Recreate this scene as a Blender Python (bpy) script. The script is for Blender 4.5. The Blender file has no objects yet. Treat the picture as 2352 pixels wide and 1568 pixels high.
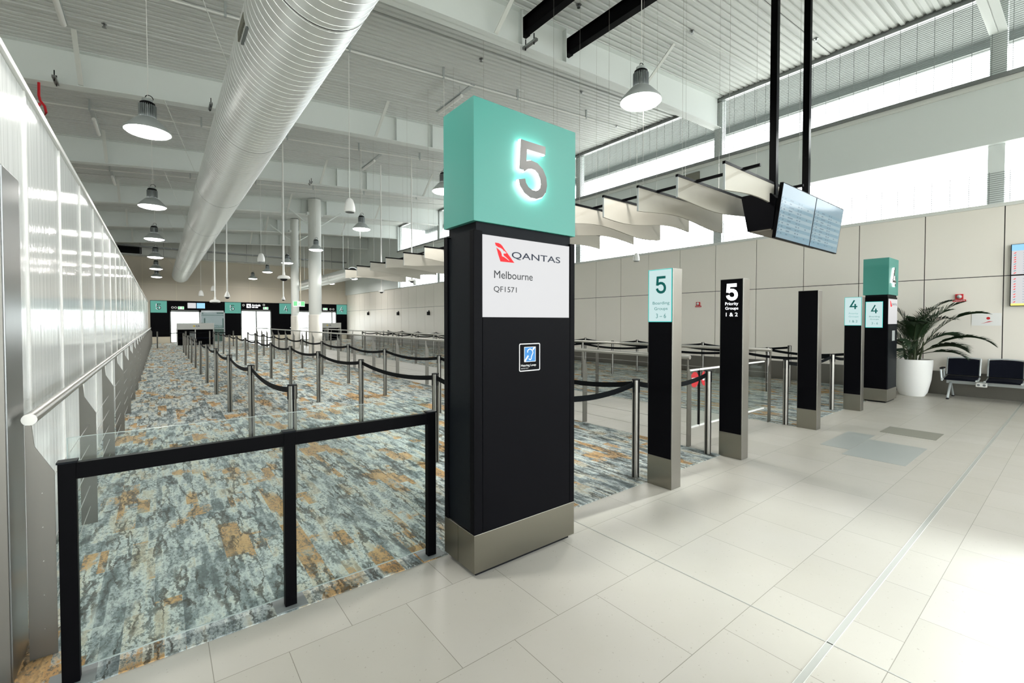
import bpy, bmesh, math, random
from mathutils import Vector, Matrix
random.seed(5)
R = math.radians
SC = bpy.context.scene
COL = SC.collection
H_EYE = 1.58

# ------------------------------------------------------------------ camera
cd = bpy.data.cameras.new('camera'); cam = bpy.data.objects.new('camera', cd); COL.objects.link(cam)
cam.location = (0, 0, H_EYE)
F = 1035.0
cd.sensor_fit = 'HORIZONTAL'; cd.sensor_width = 36.0; cd.lens = 36.0 * F / 2352.0
TILT = R(1.2)
cam.rotation_euler = (R(90) - TILT, 0, -R(38.05))
cd.shift_y = -(784 - (738 + F * math.tan(TILT))) / 2352.0
cd.clip_start = 0.05; cd.clip_end = 400
SC.camera = cam

# ------------------------------------------------------------------ world, sun, exposure
w = bpy.data.worlds.new('world'); SC.world = w; w.use_nodes = True
bg = w.node_tree.nodes['Background']
bg.inputs[0].default_value = (0.965, 0.97, 1.0, 1); bg.inputs[1].default_value = 5.0
sd = bpy.data.lights.new('sun', 'SUN'); sun = bpy.data.objects.new('sun', sd); COL.objects.link(sun)
sd.energy = 4.2; sd.angle = R(2.2); sd.color = (1.0, 0.985, 0.96)
sun.rotation_euler = Vector((-1.0, 0.09, -0.447)).to_track_quat('-Z', 'Y').to_euler()
VS = SC.view_settings
SC.display_settings.display_device = 'sRGB'
VS.view_transform = 'Standard'; VS.look = 'None'; VS.gamma = 1.0; VS.use_curve_mapping = False
VS.exposure = 0.70
cy = SC.cycles
cy.max_bounces = 7; cy.diffuse_bounces = 4; cy.glossy_bounces = 4; cy.transmission_bounces = 4
cy.transparent_max_bounces = 24; cy.sample_clamp_indirect = 6.0; cy.caustics_reflective = False; cy.caustics_refractive = False
LAMP_W = 44.0

# ------------------------------------------------------------------ materials
def lin(c):
    return tuple((x / 12.92 if x <= 0.04045 else ((x + 0.055) / 1.055) ** 2.4) for x in c)
def rgb(r, g, b): return lin((r / 255., g / 255., b / 255.))
MATS = {}
def mat(name, col, rough=0.5, metal=0.0, emit=None, es=0.0, spec=0.5, coat=0.0):
    m = bpy.data.materials.new(name); m.use_nodes = True
    b = m.node_tree.nodes['Principled BSDF']
    b.inputs['Base Color'].default_value = (*col, 1); b.inputs['Roughness'].default_value = rough
    b.inputs['Metallic'].default_value = metal; b.inputs['Specular IOR Level'].default_value = spec
    b.inputs['Coat Weight'].default_value = coat
    if emit:
        b.inputs['Base Color'].default_value = (*[x * 0.03 for x in col], 1); b.inputs['Specular IOR Level'].default_value = 0.2
        b.inputs['Emission Color'].default_value = (*emit, 1); b.inputs['Emission Strength'].default_value = es
    MATS[name] = m; return m
def N(m, t, **kw):
    n = m.node_tree.nodes.new(t)
    for k, v in kw.items(): setattr(n, k, v)
    return n
def L(m, a, b): m.node_tree.links.new(a, b)
def objmap(m, scale=(1, 1, 1), loc=(0, 0, 0), rot=(0, 0, 0)):
    tc = N(m, 'ShaderNodeTexCoord'); mp = N(m, 'ShaderNodeMapping')
    mp.inputs['Scale'].default_value = scale; mp.inputs['Location'].default_value = loc; mp.inputs['Rotation'].default_value = rot
    L(m, tc.outputs['Object'], mp.inputs['Vector']); return mp.outputs['Vector']
def noise(m, vec, scale, detail=2.0, rough=0.5, dist=0.0):
    n = N(m, 'ShaderNodeTexNoise'); n.inputs['Scale'].default_value = scale; n.inputs['Detail'].default_value = detail
    n.inputs['Roughness'].default_value = rough; n.inputs['Distortion'].default_value = dist
    L(m, vec, n.inputs['Vector']); return n
def ramp(m, fac, stops, interp='LINEAR'):
    r = N(m, 'ShaderNodeValToRGB'); r.color_ramp.interpolation = interp
    e = r.color_ramp.elements
    while len(e) < len(stops): e.new(0.5)
    for i, (p, c) in enumerate(stops):
        e[i].position = p; e[i].color = (*c, 1) if len(c) == 3 else c
    L(m, fac, r.inputs['Fac']); return r.outputs['Color']
def mix(m, fac, a, b, mode='MIX'):
    x = N(m, 'ShaderNodeMix', data_type='RGBA', blend_type=mode)
    if hasattr(fac, 'links'): L(m, fac, x.inputs[0])
    else: x.inputs[0].default_value = fac
    for s, v in ((x.inputs[6], a), (x.inputs[7], b)):
        if hasattr(v, 'links'): L(m, v, s)
        else: s.default_value = (*v, 1)
    return x.outputs[2]
def mth(m, op, a, b=None):
    x = N(m, 'ShaderNodeMath', operation=op)
    for s, v in ((x.inputs[0], a), (x.inputs[1], b)):
        if v is None: continue
        if hasattr(v, 'links'): L(m, v, s)
        else: s.default_value = v
    return x.outputs[0]
def bump(m, h, strength=0.2, dist=0.01):
    b = N(m, 'ShaderNodeBump'); b.inputs['Strength'].default_value = strength; b.inputs['Distance'].default_value = dist
    L(m, h, b.inputs['Height']); L(m, b.outputs[0], m.node_tree.nodes['Principled BSDF'].inputs['Normal'])
def P(m): return m.node_tree.nodes['Principled BSDF']

def steel(name, col=(0.50, 0.48, 0.44), rough=0.32, sc=(60, 60, 1.2), aniso=0.0):
    m = mat(name, col, rough, 1.0)
    v = objmap(m, sc); n = noise(m, v, 6.0, 3)
    L(m, mth(m, 'ADD', mth(m, 'MULTIPLY', n.outputs['Fac'], 0.05), rough - 0.025), P(m).inputs['Roughness'])
    if aniso:
        P(m).inputs['Anisotropic'].default_value = aniso; P(m).inputs['Anisotropic Rotation'].default_value = 0.0
        tg = N(m, 'ShaderNodeTangent', direction_type='RADIAL', axis='Z'); L(m, tg.outputs[0], P(m).inputs['Tangent'])
    return m
steel('steel', (0.31, 0.298, 0.272)); steel('steel_dark', (0.30, 0.31, 0.31), 0.30); steel('kick_steel', (0.27, 0.255, 0.215), 0.34, (1.2, 1.2, 70), 0.85)
steel('plate_steel', (0.18, 0.172, 0.152), 0.42); steel('rail_steel', (0.44, 0.43, 0.40), 0.32)
mat('galv', (0.80, 0.815, 0.80), 0.38, 0.6)
mat('black', (0.0022, 0.0022, 0.0032), 0.45, 0, spec=0.05); mat('black_frame', (0.0015, 0.0015, 0.002), 0.45, spec=0.04)
mat('charcoal', (0.0045, 0.006, 0.008), 0.45, spec=0.08); mat('rubber', (0.006, 0.006, 0.007), 0.7, spec=0.15); mat('belt', (0.004, 0.005, 0.006), 0.8, spec=0.08)
mat('white_paint', rgb(214, 216, 211), 0.5); mat('beam_paint', rgb(222, 227, 224), 0.45); mat('ceil_paint', rgb(208, 211, 208), 0.55)
mat('plastic_white', rgb(232, 232, 228), 0.35); mat('grey_plastic', rgb(110, 115, 115), 0.5); mat('sink_grey', rgb(150, 156, 157), 0.4, 0.5)
mat('green', rgb(62, 138, 127), 0.40); mat('green_lit', rgb(84, 178, 161), 0.38, emit=rgb(110, 190, 172), es=0.42)
mat('number_dark', rgb(8, 30, 30), 0.5)
mat('red', rgb(196, 22, 34), 0.45); mat('white_flat', rgb(235, 235, 233), 0.6)
mat('wall_panel', rgb(234, 229, 219), 0.42); mat('beige', rgb(205, 196, 180), 0.6); mat('cream', rgb(214, 206, 186), 0.5)
mat('bulkhead', rgb(220, 226, 224), 0.38); mat('seam_dark', (0.03, 0.03, 0.03), 0.6)
mat('baffle', rgb(178, 174, 163), 0.75); mat('navy_fabric', (0.004, 0.005, 0.010), 0.85, spec=0.1); mat('silver_plastic', rgb(188, 194, 194), 0.35, 0.3)
mat('soil', rgb(120, 74, 44), 0.9); mat('pot_white', rgb(228, 228, 224), 0.3); mat('stem_green', rgb(52, 62, 34), 0.6)
mat('leaf', rgb(26, 48, 24), 0.5); mat('concrete_out', rgb(200, 198, 190), 0.8); mat('underside', rgb(150, 142, 130), 0.6)
mat('halo', (1, 1, 1), 0.5, emit=(1, 0.99, 0.97), es=8.0)
mat('lens', (1, 1, 1), 0.5, emit=(1.0, 0.98, 0.94), es=9.0)
mat('screen_white', (0.8, 0.8, 0.8), 0.3, emit=(0.93, 0.93, 0.94), es=0.46); mat('screen_cyan', (0.6, 0.8, 0.8), 0.3, emit=rgb(214, 240, 240), es=0.54)
mat('screen_edge', (0.1, 0.5, 0.5), 0.3, emit=rgb(70, 215, 205), es=0.6)
mat('screen_blue', (0.02, 0.02, 0.03), 0.12, emit=rgb(150, 180, 194), es=0.46); mat('screen_row', (0.02, 0.02, 0.03), 0.12, emit=rgb(168, 194, 204), es=0.48)
mat('screen_row2', (0.02, 0.02, 0.03), 0.12, emit=rgb(138, 176, 192), es=0.46)
mat('screen_ink', (0.02, 0.02, 0.03), 0.12, emit=rgb(96, 124, 140), es=0.6); mat('screen_head', (0.1, 0.2, 0.3), 0.2, emit=rgb(150, 205, 240), es=0.75)
mat('screen_yellow', (0.5, 0.5, 0.2), 0.2, emit=rgb(236, 222, 120), es=0.9)
mat('ink_teal', rgb(0, 84, 80), 0.5, emit=rgb(0, 92, 86), es=0.6); mat('ink_teal_light', rgb(60, 150, 145), 0.5, emit=rgb(70, 158, 152), es=0.40)
mat('ink_navy', rgb(52, 66, 92), 0.5, emit=rgb(52, 66, 92), es=0.3); mat('ink_grey', rgb(70, 74, 84), 0.5, emit=rgb(66, 70, 80), es=0.15)
mat('logo_red', rgb(238, 30, 38), 0.5, emit=rgb(238, 30, 38), es=0.8); mat('letter_lit', (1, 1, 1), 0.5, emit=(0.95, 0.97, 1.0), es=1.1)
mat('pale_ink', rgb(120, 190, 190), 0.5, emit=rgb(130, 196, 192), es=0.5)
mat('letter_white', rgb(225, 225, 225), 0.5); mat('blue_sign', rgb(10, 112, 180), 0.4)
mat('exit_green', (0.1, 0.5, 0.2), 0.4, emit=rgb(120, 205, 140), es=0.9); mat('exit_white', (1, 1, 1), 0.4, emit=(0.9, 0.98, 0.9), es=1.0)
steel('letter_metal', (0.10, 0.10, 0.098), 0.30)
mat('grille_dark', rgb(120, 119, 108), 0.75); mat('tile_grey', rgb(148, 153, 149), 0.35); mat('joint_metal', rgb(205, 205, 200), 0.35, 0.5); mat('joint_fill', rgb(150, 152, 146), 0.6)
mat('kiosk', rgb(196, 198, 194), 0.5); mat('yellow', rgb(222, 190, 40), 0.6); mat('duct_shade', (0.02, 0.022, 0.022), 0.8)

def glass(name, col=(0.97, 1.0, 0.99), refl=1.0, rough=0.0):
    m = bpy.data.materials.new(name); m.use_nodes = True; nt = m.node_tree; nt.nodes.clear()
    o = N(m, 'ShaderNodeOutputMaterial'); t = N(m, 'ShaderNodeBsdfTransparent'); g = N(m, 'ShaderNodeBsdfGlossy')
    t.inputs[0].default_value = (*col, 1); g.inputs['Roughness'].default_value = rough
    fr = N(m, 'ShaderNodeFresnel'); ge = N(m, 'ShaderNodeNewGeometry')
    L(m, mth(m, 'SUBTRACT', 1.45, mth(m, 'MULTIPLY', ge.outputs['Backfacing'], 0.76)), fr.inputs['IOR'])
    mx = N(m, 'ShaderNodeMixShader'); L(m, mth(m, 'MULTIPLY', fr.outputs[0], refl), mx.inputs[0])
    L(m, t.outputs[0], mx.inputs[1]); L(m, g.outputs[0], mx.inputs[2]); L(m, mx.outputs[0], o.inputs[0])
    MATS[name] = m; return m
glass('glass_clear', (0.95, 0.985, 0.975)); glass('glass_window', (0.95, 0.98, 0.98), 0.6); glass('glass_dark', (0.10, 0.13, 0.12), 1.0)
mat('glass_edge', rgb(150, 162, 158), 0.25)

# glossy white screen wall with vertical ripple in the sheet
m = mat('gloss_wall', rgb(232, 235, 233), 0.11, 0, spec=0.4)
v = objmap(m, (1, 5.0, 0.012)); n = noise(m, v, 3.0, 4, 0.65)
bump(m, n.outputs['Fac'], 0.30, 0.012)

# floor tiles 0.6 m
m = mat('tile', rgb(212, 209, 198), 0.26, spec=0.18)
v = objmap(m, (1, 1, 1), (-2.27 + 0.6, -1.13, 0))
b = N(m, 'ShaderNodeTexBrick'); b.offset = 0.5; b.inputs['Scale'].default_value = 1.0
b.inputs['Brick Width'].default_value = 0.6; b.inputs['Row Height'].default_value = 0.6
b.inputs['Mortar Size'].default_value = 0.0016; b.inputs['Mortar Smooth'].default_value = 0.0; b.inputs['Bias'].default_value = 0.0
b.inputs['Color1'].default_value = (*rgb(176, 173, 165), 1); b.inputs['Color2'].default_value = (*rgb(169, 166, 157), 1)
b.inputs['Mortar'].default_value = (*rgb(120, 118, 108), 1); L(m, v, b.inputs['Vector'])
v0 = objmap(m); cl = noise(m, v0, 2.2, 5, 0.6)
c = mix(m, ramp(m, cl.outputs['Fac'], [(0.3, (0, 0, 0)), (0.7, (0.22, 0.22, 0.22))]), b.outputs['Color'], rgb(162, 158, 144))
sk = noise(m, v0, 55.0, 2, 0.5)
c = mix(m, mth(m, 'MULTIPLY', ramp(m, sk.outputs['Fac'], [(0.69, (0, 0, 0)), (0.73, (1, 1, 1))]), 0.5), c, rgb(128, 124, 112))
L(m, c, P(m).inputs['Base Color'])
L(m, mth(m, 'ADD', mth(m, 'MULTIPLY', cl.outputs['Fac'], 0.14), 0.31), P(m).inputs['Roughness'])

# plank carpet
m = mat('carpet', rgb(150, 158, 150), 0.95, spec=0.15)
def planks(wd, ln, off, loc):
    v = objmap(m, (1, 1, 1), loc, (0, 0, R(90)))
    b = N(m, 'ShaderNodeTexBrick'); b.offset = off; b.inputs['Scale'].default_value = 1.0
    b.inputs['Brick Width'].default_value = ln; b.inputs['Row Height'].default_value = wd; b.inputs['Mortar Size'].default_value = 0.0
    b.inputs['Color1'].default_value = (0, 0, 0, 1); b.inputs['Color2'].default_value = (1, 1, 1, 1)
    L(m, v, b.inputs['Vector']); return b.outputs['Color']
v0 = objmap(m); warp = noise(m, v0, 22.0, 3, 0.7)
tc = N(m, 'ShaderNodeTexCoord'); va = N(m, 'ShaderNodeVectorMath', operation='MULTIPLY_ADD')
L(m, warp.outputs['Color'], va.inputs[0]); va.inputs[1].default_value = (0.045, 0.10, 0); L(m, tc.outputs['Object'], va.inputs[2])
mpn = N(m, 'ShaderNodeMapping'); mpn.inputs['Scale'].default_value = (1, 0.17, 1); L(m, va.outputs[0], mpn.inputs['Vector'])
st = noise(m, mpn.outputs[0], 15.0, 5, 0.68)       # streaky clouds along the planks
fl = noise(m, objmap(m, (1, 0.55, 1)), 62.0, 4, 0.75)
p1 = planks(0.083, 0.33, 0.37, (0.03, 0, 0)); p2 = planks(0.125, 0.62, 0.5, (0.41, 0.04, 0))
k = mth(m, 'ADD', mth(m, 'MULTIPLY', st.outputs['Fac'], 0.9), mth(m, 'MULTIPLY', mth(m, 'ADD', p1, p2), 0.19))
base = ramp(m, k, [(0.42, rgb(88, 98, 99)), (0.51, rgb(122, 132, 133)), (0.58, rgb(152, 161, 160)), (0.66, rgb(180, 188, 184)), (0.76, rgb(180, 178, 163)), (0.88, rgb(146, 139, 120))])
big = noise(m, objmap(m, (1, 0.5, 1), (7, 3, 0)), 2.4, 3)
om = mth(m, 'ADD', mth(m, 'MULTIPLY', big.outputs['Fac'], 1.0), mth(m, 'MULTIPLY', p2, 0.30))
om = mth(m, 'ADD', om, mth(m, 'MULTIPLY', p1, 0.16))
om = mth(m, 'ADD', om, mth(m, 'MULTIPLY', mth(m, 'SUBTRACT', fl.outputs['Fac'], 0.5), 0.22))
omask = ramp(m, om, [(0.845, (0, 0, 0)), (0.885, (1, 1, 1))])
cc = mix(m, omask, base, ramp(m, st.outputs['Fac'], [(0.35, rgb(158, 124, 84)), (0.7, rgb(184, 154, 110))]))
# dark veins
mv = N(m, 'ShaderNodeMapping'); mv.inputs['Scale'].default_value = (1, 0.16, 1); mv.inputs['Location'].default_value = (3, 1, 0); L(m, va.outputs[0], mv.inputs['Vector'])
vn = noise(m, mv.outputs[0], 8.0, 3, 0.6)
ridge = mth(m, 'ABSOLUTE', mth(m, 'SUBTRACT', vn.outputs['Fac'], 0.5))
gate = noise(m, objmap(m, (1, 0.6, 1), (1, 9, 0)), 3.0, 2)
vein = mth(m, 'MULTIPLY', ramp(m, ridge, [(0.016, (1, 1, 1)), (0.034, (0, 0, 0))]), ramp(m, gate.outputs['Fac'], [(0.40, (0, 0, 0)), (0.5, (1, 1, 1))]))
vein = mth(m, 'MULTIPLY', vein, ramp(m, fl.outputs['Fac'], [(0.36, (0.1, 0.1, 0.1)), (0.5, (1, 1, 1))]))
cc = mix(m, mth(m, 'MULTIPLY', vein, 0.85), cc, rgb(52, 50, 42))
fleck = mth(m, 'MULTIPLY', ramp(m, fl.outputs['Fac'], [(0.43, (1, 1, 1)), (0.51, (0, 0, 0))]), ramp(m, st.outputs['Fac'], [(0.47, (1, 1, 1)), (0.62, (0.16, 0.16, 0.16))]))
cc = mix(m, mth(m, 'MULTIPLY', fleck, 0.8), cc, rgb(76, 84, 82))
L(m, cc, P(m).inputs['Base Color']); bump(m, fl.outputs['Fac'], 0.5, 0.004)

# ------------------------------------------------------------------ mesh helpers
class MB:
    def __init__(s): s.v = []; s.f = []; s.mi = []; s.cur = 0; s.smooth = False
    def add(s, vs, fs):
        o = len(s.v); s.v += [tuple(x) for x in vs]; s.f += [tuple(i + o for i in f) for f in fs]; s.mi += [s.cur] * len(fs); return s
    def box(s, x0, x1, y0, y1, z0, z1):
        vs = [(x, y, z) for x in (x0, x1) for y in (y0, y1) for z in (z0, z1)]
        return s.add(vs, [(0, 1, 3, 2), (4, 6, 7, 5), (0, 4, 5, 1), (2, 3, 7, 6), (0, 2, 6, 4), (1, 5, 7, 3)])
    def hexa(s, a, b):   # two quads (4 pts each), same order
        return s.add(list(a) + list(b), [(3, 2, 1, 0), (4, 5, 6, 7), (0, 1, 5, 4), (1, 2, 6, 5), (2, 3, 7, 6), (3, 0, 4, 7)])
    def prism(s, pts, o, u, v, n, d0, d1):
        o, u, v, n = map(Vector, (o, u, v, n)); k = len(pts)
        A = [o + u * p[0] + v * p[1] + n * d0 for p in pts]; B = [o + u * p[0] + v * p[1] + n * d1 for p in pts]
        return s.add(A + B, [tuple(range(k - 1, -1, -1)), tuple(range(k, 2 * k))] + [(i, (i + 1) % k, k + (i + 1) % k, k + i) for i in range(k)])
    def tube(s, pts, r, seg=8, cap=True):
        pts = [Vector(p) for p in pts]; rings = []
        rr = r if isinstance(r, (list, tuple)) else [r] * len(pts)
        for i, p in enumerate(pts):
            d = (pts[min(i + 1, len(pts) - 1)] - pts[max(i - 1, 0)]).normalized()
            a = Vector((0, 0, 1)) if abs(d.z) < 0.9 else Vector((1, 0, 0))
            x = d.cross(a).normalized(); y = d.cross(x).normalized()
            rings.append([p + x * rr[i] * math.cos(2 * math.pi * j / seg) + y * rr[i] * math.sin(2 * math.pi * j / seg) for j in range(seg)])
        vs = [q for g in rings for q in g]; fs = []
        for i in range(len(pts) - 1):
            for j in range(seg):
                a = i * seg + j; b2 = i * seg + (j + 1) % seg; fs.append((a, b2, b2 + seg, a + seg))
        if cap: fs += [tuple(range(seg))[::-1], tuple(range((len(pts) - 1) * seg, len(pts) * seg))]
        return s.add(vs, fs)
    def lathe(s, prof, c=(0, 0, 0), seg=24):
        vs = []; fs = []; k = len(prof)
        for j in range(seg):
            a = 2 * math.pi * j / seg
            for r, z in prof: vs.append((c[0] + r * math.cos(a), c[1] + r * math.sin(a), c[2] + z))
        for j in range(seg):
            for i in range(k - 1):
                a = j * k + i; b2 = ((j + 1) % seg) * k + i; fs.append((a, b2, b2 + 1, a + 1))
        return s.add(vs, fs)
    def stroke(s, pts, wd, o, u, v, n, d0, d1):
        P2 = [Vector((p[0], p[1])) for p in pts]; Lh = []; Rh = []
        for i, p in enumerate(P2):
            d1_ = (P2[i] - P2[i - 1]).normalized() if i > 0 else None
            d2_ = (P2[i + 1] - P2[i]).normalized() if i < len(P2) - 1 else None
            if d1_ is None: nn = Vector((-d2_.y, d2_.x)); k = 1
            elif d2_ is None: nn = Vector((-d1_.y, d1_.x)); k = 1
            else:
                n1 = Vector((-d1_.y, d1_.x)); n2 = Vector((-d2_.y, d2_.x)); nn = (n1 + n2).normalized(); k = 1 / max(0.45, nn.dot(n1))
            Lh.append(p + nn * wd / 2 * k); Rh.append(p - nn * wd / 2 * k)
        for i in range(len(P2) - 1):
            s.prism([Lh[i], Rh[i], Rh[i + 1], Lh[i + 1]], o, u, v, n, d0, d1)
        return s

def world_loc(o):
    l = Vector((0, 0, 0))
    while o is not None: l += o.location; o = o.parent
    return l
def part(name, mb, mats, parent=None, smooth=False, bevel=0.0, label=None):
    off = world_loc(parent)
    me = bpy.data.meshes.new(name)
    me.from_pydata([(x - off.x, y - off.y, z - off.z) for x, y, z in mb.v], [], mb.f)
    if isinstance(mats, str): mats = [mats]
    for k in mats: me.materials.append(MATS[k])
    if len(mats) > 1: me.polygons.foreach_set('material_index', mb.mi)
    bm = bmesh.new(); bm.from_mesh(me); bmesh.ops.recalc_face_normals(bm, faces=bm.faces); bm.to_mesh(me); bm.free()
    if smooth: me.polygons.foreach_set('use_smooth', [True] * len(me.polygons)); me.set_sharp_from_angle(angle=R(35))
    me.update()
    o = bpy.data.objects.new(name, me); COL.objects.link(o)
    if parent: o.parent = parent
    if bevel:
        b = o.modifiers.new('bevel', 'BEVEL'); b.width = bevel; b.segments = 2; b.limit_method = 'ANGLE'
    if label: o['label'] = label
    return o
def tag(o, label, cat, group=None):
    o['label'] = label; o['category'] = cat
    if group: o['group'] = group
    return o
def thing(name, label, cat, loc=(0, 0, 0), group=None):
    o = bpy.data.objects.new(name, None); COL.objects.link(o); o.location = loc; o.empty_display_size = 0.1
    return tag(o, label, cat, group)
def struct(name, mb, mats, **k):
    o = part(name, mb, mats, **k); o['kind'] = 'structure'; return o
def dup(root, loc, rz=0.0, label=None, group=None):
    def cp(o, par):
        c = o.copy(); COL.objects.link(c); c.parent = par
        for ch in list(o.children): cp(ch, c)
        return c
    r = cp(root, None); r.location = loc; r.rotation_euler = (0, 0, rz)
    if label: r['label'] = label
    if group: r['group'] = group
    return r
UX, UY, UZ = Vector((1, 0, 0)), Vector((0, 1, 0)), Vector((0, 0, 1))
FRONT = (UX, UZ, -UY)        # a face that looks towards -Y
LEFT = (-UY, UZ, -UX)        # a face that looks towards -X
TXT = {}
def text(name, s, o, fr, wd, ht, mt, parent, depth=0.002, bold=0.0):
    key = (s, bold)
    if key not in TXT:
        cu = bpy.data.curves.new('t', 'FONT'); cu.body = s; cu.offset = bold; cu.resolution_u = 4
        ob = bpy.data.objects.new('t', cu); COL.objects.link(ob)
        dg = bpy.context.evaluated_depsgraph_get(); me = bpy.data.meshes.new_from_object(ob.evaluated_get(dg))
        bpy.data.objects.remove(ob)
        TXT[key] = ([tuple(v.co) for v in me.vertices], [tuple(p.vertices) for p in me.polygons])
    vs, fs = TXT[key]
    x0 = min(v[0] for v in vs); x1 = max(v[0] for v in vs); y0 = min(v[1] for v in vs); y1 = max(v[1] for v in vs)
    sx = wd / (x1 - x0); sy = ht / (y1 - y0); u, v_, n = fr; o = Vector(o); mb = MB()
    mb.add([o + u * ((a[0] - x0) * sx) + v_ * ((a[1] - y0) * sy) + n * depth for a in vs], fs)
    return part(name, mb, mt, parent)
FIVE = [[(0.93, 0.925), (0.16, 0.925), (0.115, 0.47)],
        [(0.12, 0.505), (0.25, 0.567), (0.42, 0.60), (0.60, 0.585), (0.76, 0.52), (0.86, 0.41), (0.885, 0.29), (0.85, 0.19), (0.75, 0.11), (0.60, 0.07), (0.42, 0.07), (0.25, 0.12), (0.13, 0.21), (0.095, 0.30)]]
FOUR = [[(0.60, 1.0), (0.10, 0.28), (0.97, 0.28)], [(0.70, 0.58), (0.70, 0.0)]]
def digit(mb, which, o, fr, wd, ht, sw, d0, d1):
    for i, st_ in enumerate(which): mb.stroke([(p[0] * wd, p[1] * ht) for p in st_], sw, o, fr[0], fr[1], fr[2], d0 + i * 0.0006, d1 - i * 0.0006)
ORD = ['first', 'second', 'third', 'fourth', 'fifth', 'sixth', 'seventh', 'eighth', 'ninth', 'tenth', 'eleventh', 'twelfth', 'thirteenth', 'fourteenth', 'fifteenth', 'sixteenth', 'seventeenth', 'eighteenth', 'nineteenth', 'twentieth']
def roofz(x): return 7.21 + 0.082 * x
XW, YF, YB, XL = 13.4, 41.4, -8.0, -9.0     # right wall, far wall, back wall, left wall of the hall

# ================================================================== THE SHELL
struct('floor', MB().box(XL, XW, YB, YF + 0.2, -0.2, 0.0), 'tile')
struct('ground', MB().box(XW + 0.2, 90, -60, 120, -0.4, -0.15).box(XL - 60, XW + 0.2, YF + 0.3, 120, -0.4, -0.15).box(-70, XW + 0.2, -70, YB - 0.2, -0.4, -0.15), 'concrete_out')
# metal expansion strips and inlaid floor pieces
struct('trim_1', MB().box(XL, XW - 0.02, 0.738, 0.741, -0.001, 0.002).box(XL, XW - 0.02, 0.768, 0.771, -0.001, 0.002), 'joint_metal')
struct('trim_2', MB().box(XL, XW - 0.02, 0.741, 0.768, -0.001, 0.0012), 'joint_fill')
struct('trim_3', MB().box(2.568, 2.575, YB, 2.6, -0.001, 0.0012), 'joint_fill')
o = part('floor_mat', MB().box(8.10, 8.63, 1.215, 1.81, -0.001, 0.004), 'grille_dark'); tag(o, 'small dark ribbed grey mat set in the pale tiles right of the gate 4 pylons', 'floor mat')
struct('trim_4', MB().box(6.39, 7.48, 1.20, 1.785, -0.001, 0.0015).box(6.68, 7.79, 1.79, 2.10, -0.001, 0.0015), 'tile_grey')
o = part('carpet', MB().box(-0.62, 5.22, 2.65, YF - 0.05, 0.0, 0.006), 'carpet'); tag(o, 'mottled grey blue and orange plank carpet left of the tiled corridor', 'carpet', None)
o = part('carpet', MB().box(7.52, XW - 0.01, 2.68, YF - 0.05, 0.0, 0.006), 'carpet'); tag(o, 'mottled grey green plank carpet between the tiled corridor and the panelled wall', 'carpet', None)

# ribbed roof sheet (ribs run across the hall)
mb = MB(); y = YB - 0.3; per = 0.15; prof = []
while y < YF + 0.6:
    prof += [(y, 0.0), (y + 0.085, 0.0), (y + 0.10, 0.03), (y + 0.135, 0.03)]; y += per
x0, x1 = XL - 0.2, XW + 0.35
vs = []
for yy, dz in prof: vs += [(x0, yy, roofz(x0) + dz), (x1, yy, roofz(x1) + dz)]
mb.add(vs, [(2 * i, 2 * i + 1, 2 * i + 3, 2 * i + 2) for i in range(len(prof) - 1)])
mb.add([(x0, YB - 0.3, roofz(x0) + 0.2), (x1, YB - 0.3, roofz(x1) + 0.2), (x1, YF + 0.6, roofz(x1) + 0.2), (x0, YF + 0.6, roofz(x0) + 0.2)], [(0, 1, 2, 3)])
struct('ceiling', mb, 'ceil_paint')

# right wall: steel skirting, cladding panels, bulkhead, upper wall at the far end
mb = MB(); mb.cur = 1; mb.box(XW + 0.02, XW + 0.2, YB, YF, 0.0, 3.93); mb.cur = 0
ys = [1.06 + 1.195 * k_ for k_ in range(-8, 34)]
for k_ in range(len(ys)):
    a, b_ = ys[k_] + 0.008, min(ys[k_] + 1.195 - 0.008, YF)
    if a > YF: break
    for z0, z1 in ((0.5, 2.492), (2.508, 3.93)): mb.box(XW, XW + 0.02, max(a, YB), b_, z0, z1)
struct('wall_right', mb, ['wall_panel', 'seam_dark'])
struct('baseboard_right', MB().box(XW - 0.03, XW + 0.02, YB, YF, 0.0, 0.5), 'plate_steel')
mb = MB().box(XW - 0.12, XW + 0.2, YB, YF, 5.16, 6.40).box(XW - 0.12, XW + 0.2, 30.0, YF, 3.93, 5.16).box(XW - 0.12, XW + 0.2, 30.0, YF, 6.40, 8.4)
struct('trim_5', mb, 'bulkhead')
struct('trim_6', MB().box(XW - 0.20, XW - 0.10, YB, 30.0, 6.42, 6.50), 'steel_dark')
struct('trim_7', MB().box(XW - 0.17, XW + 0.15, YB, 30.0, 6.32, 6.42).box(XW - 0.02, XW + 0.2, YB, 30.0, 3.90, 3.97), 'white_paint')
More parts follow.
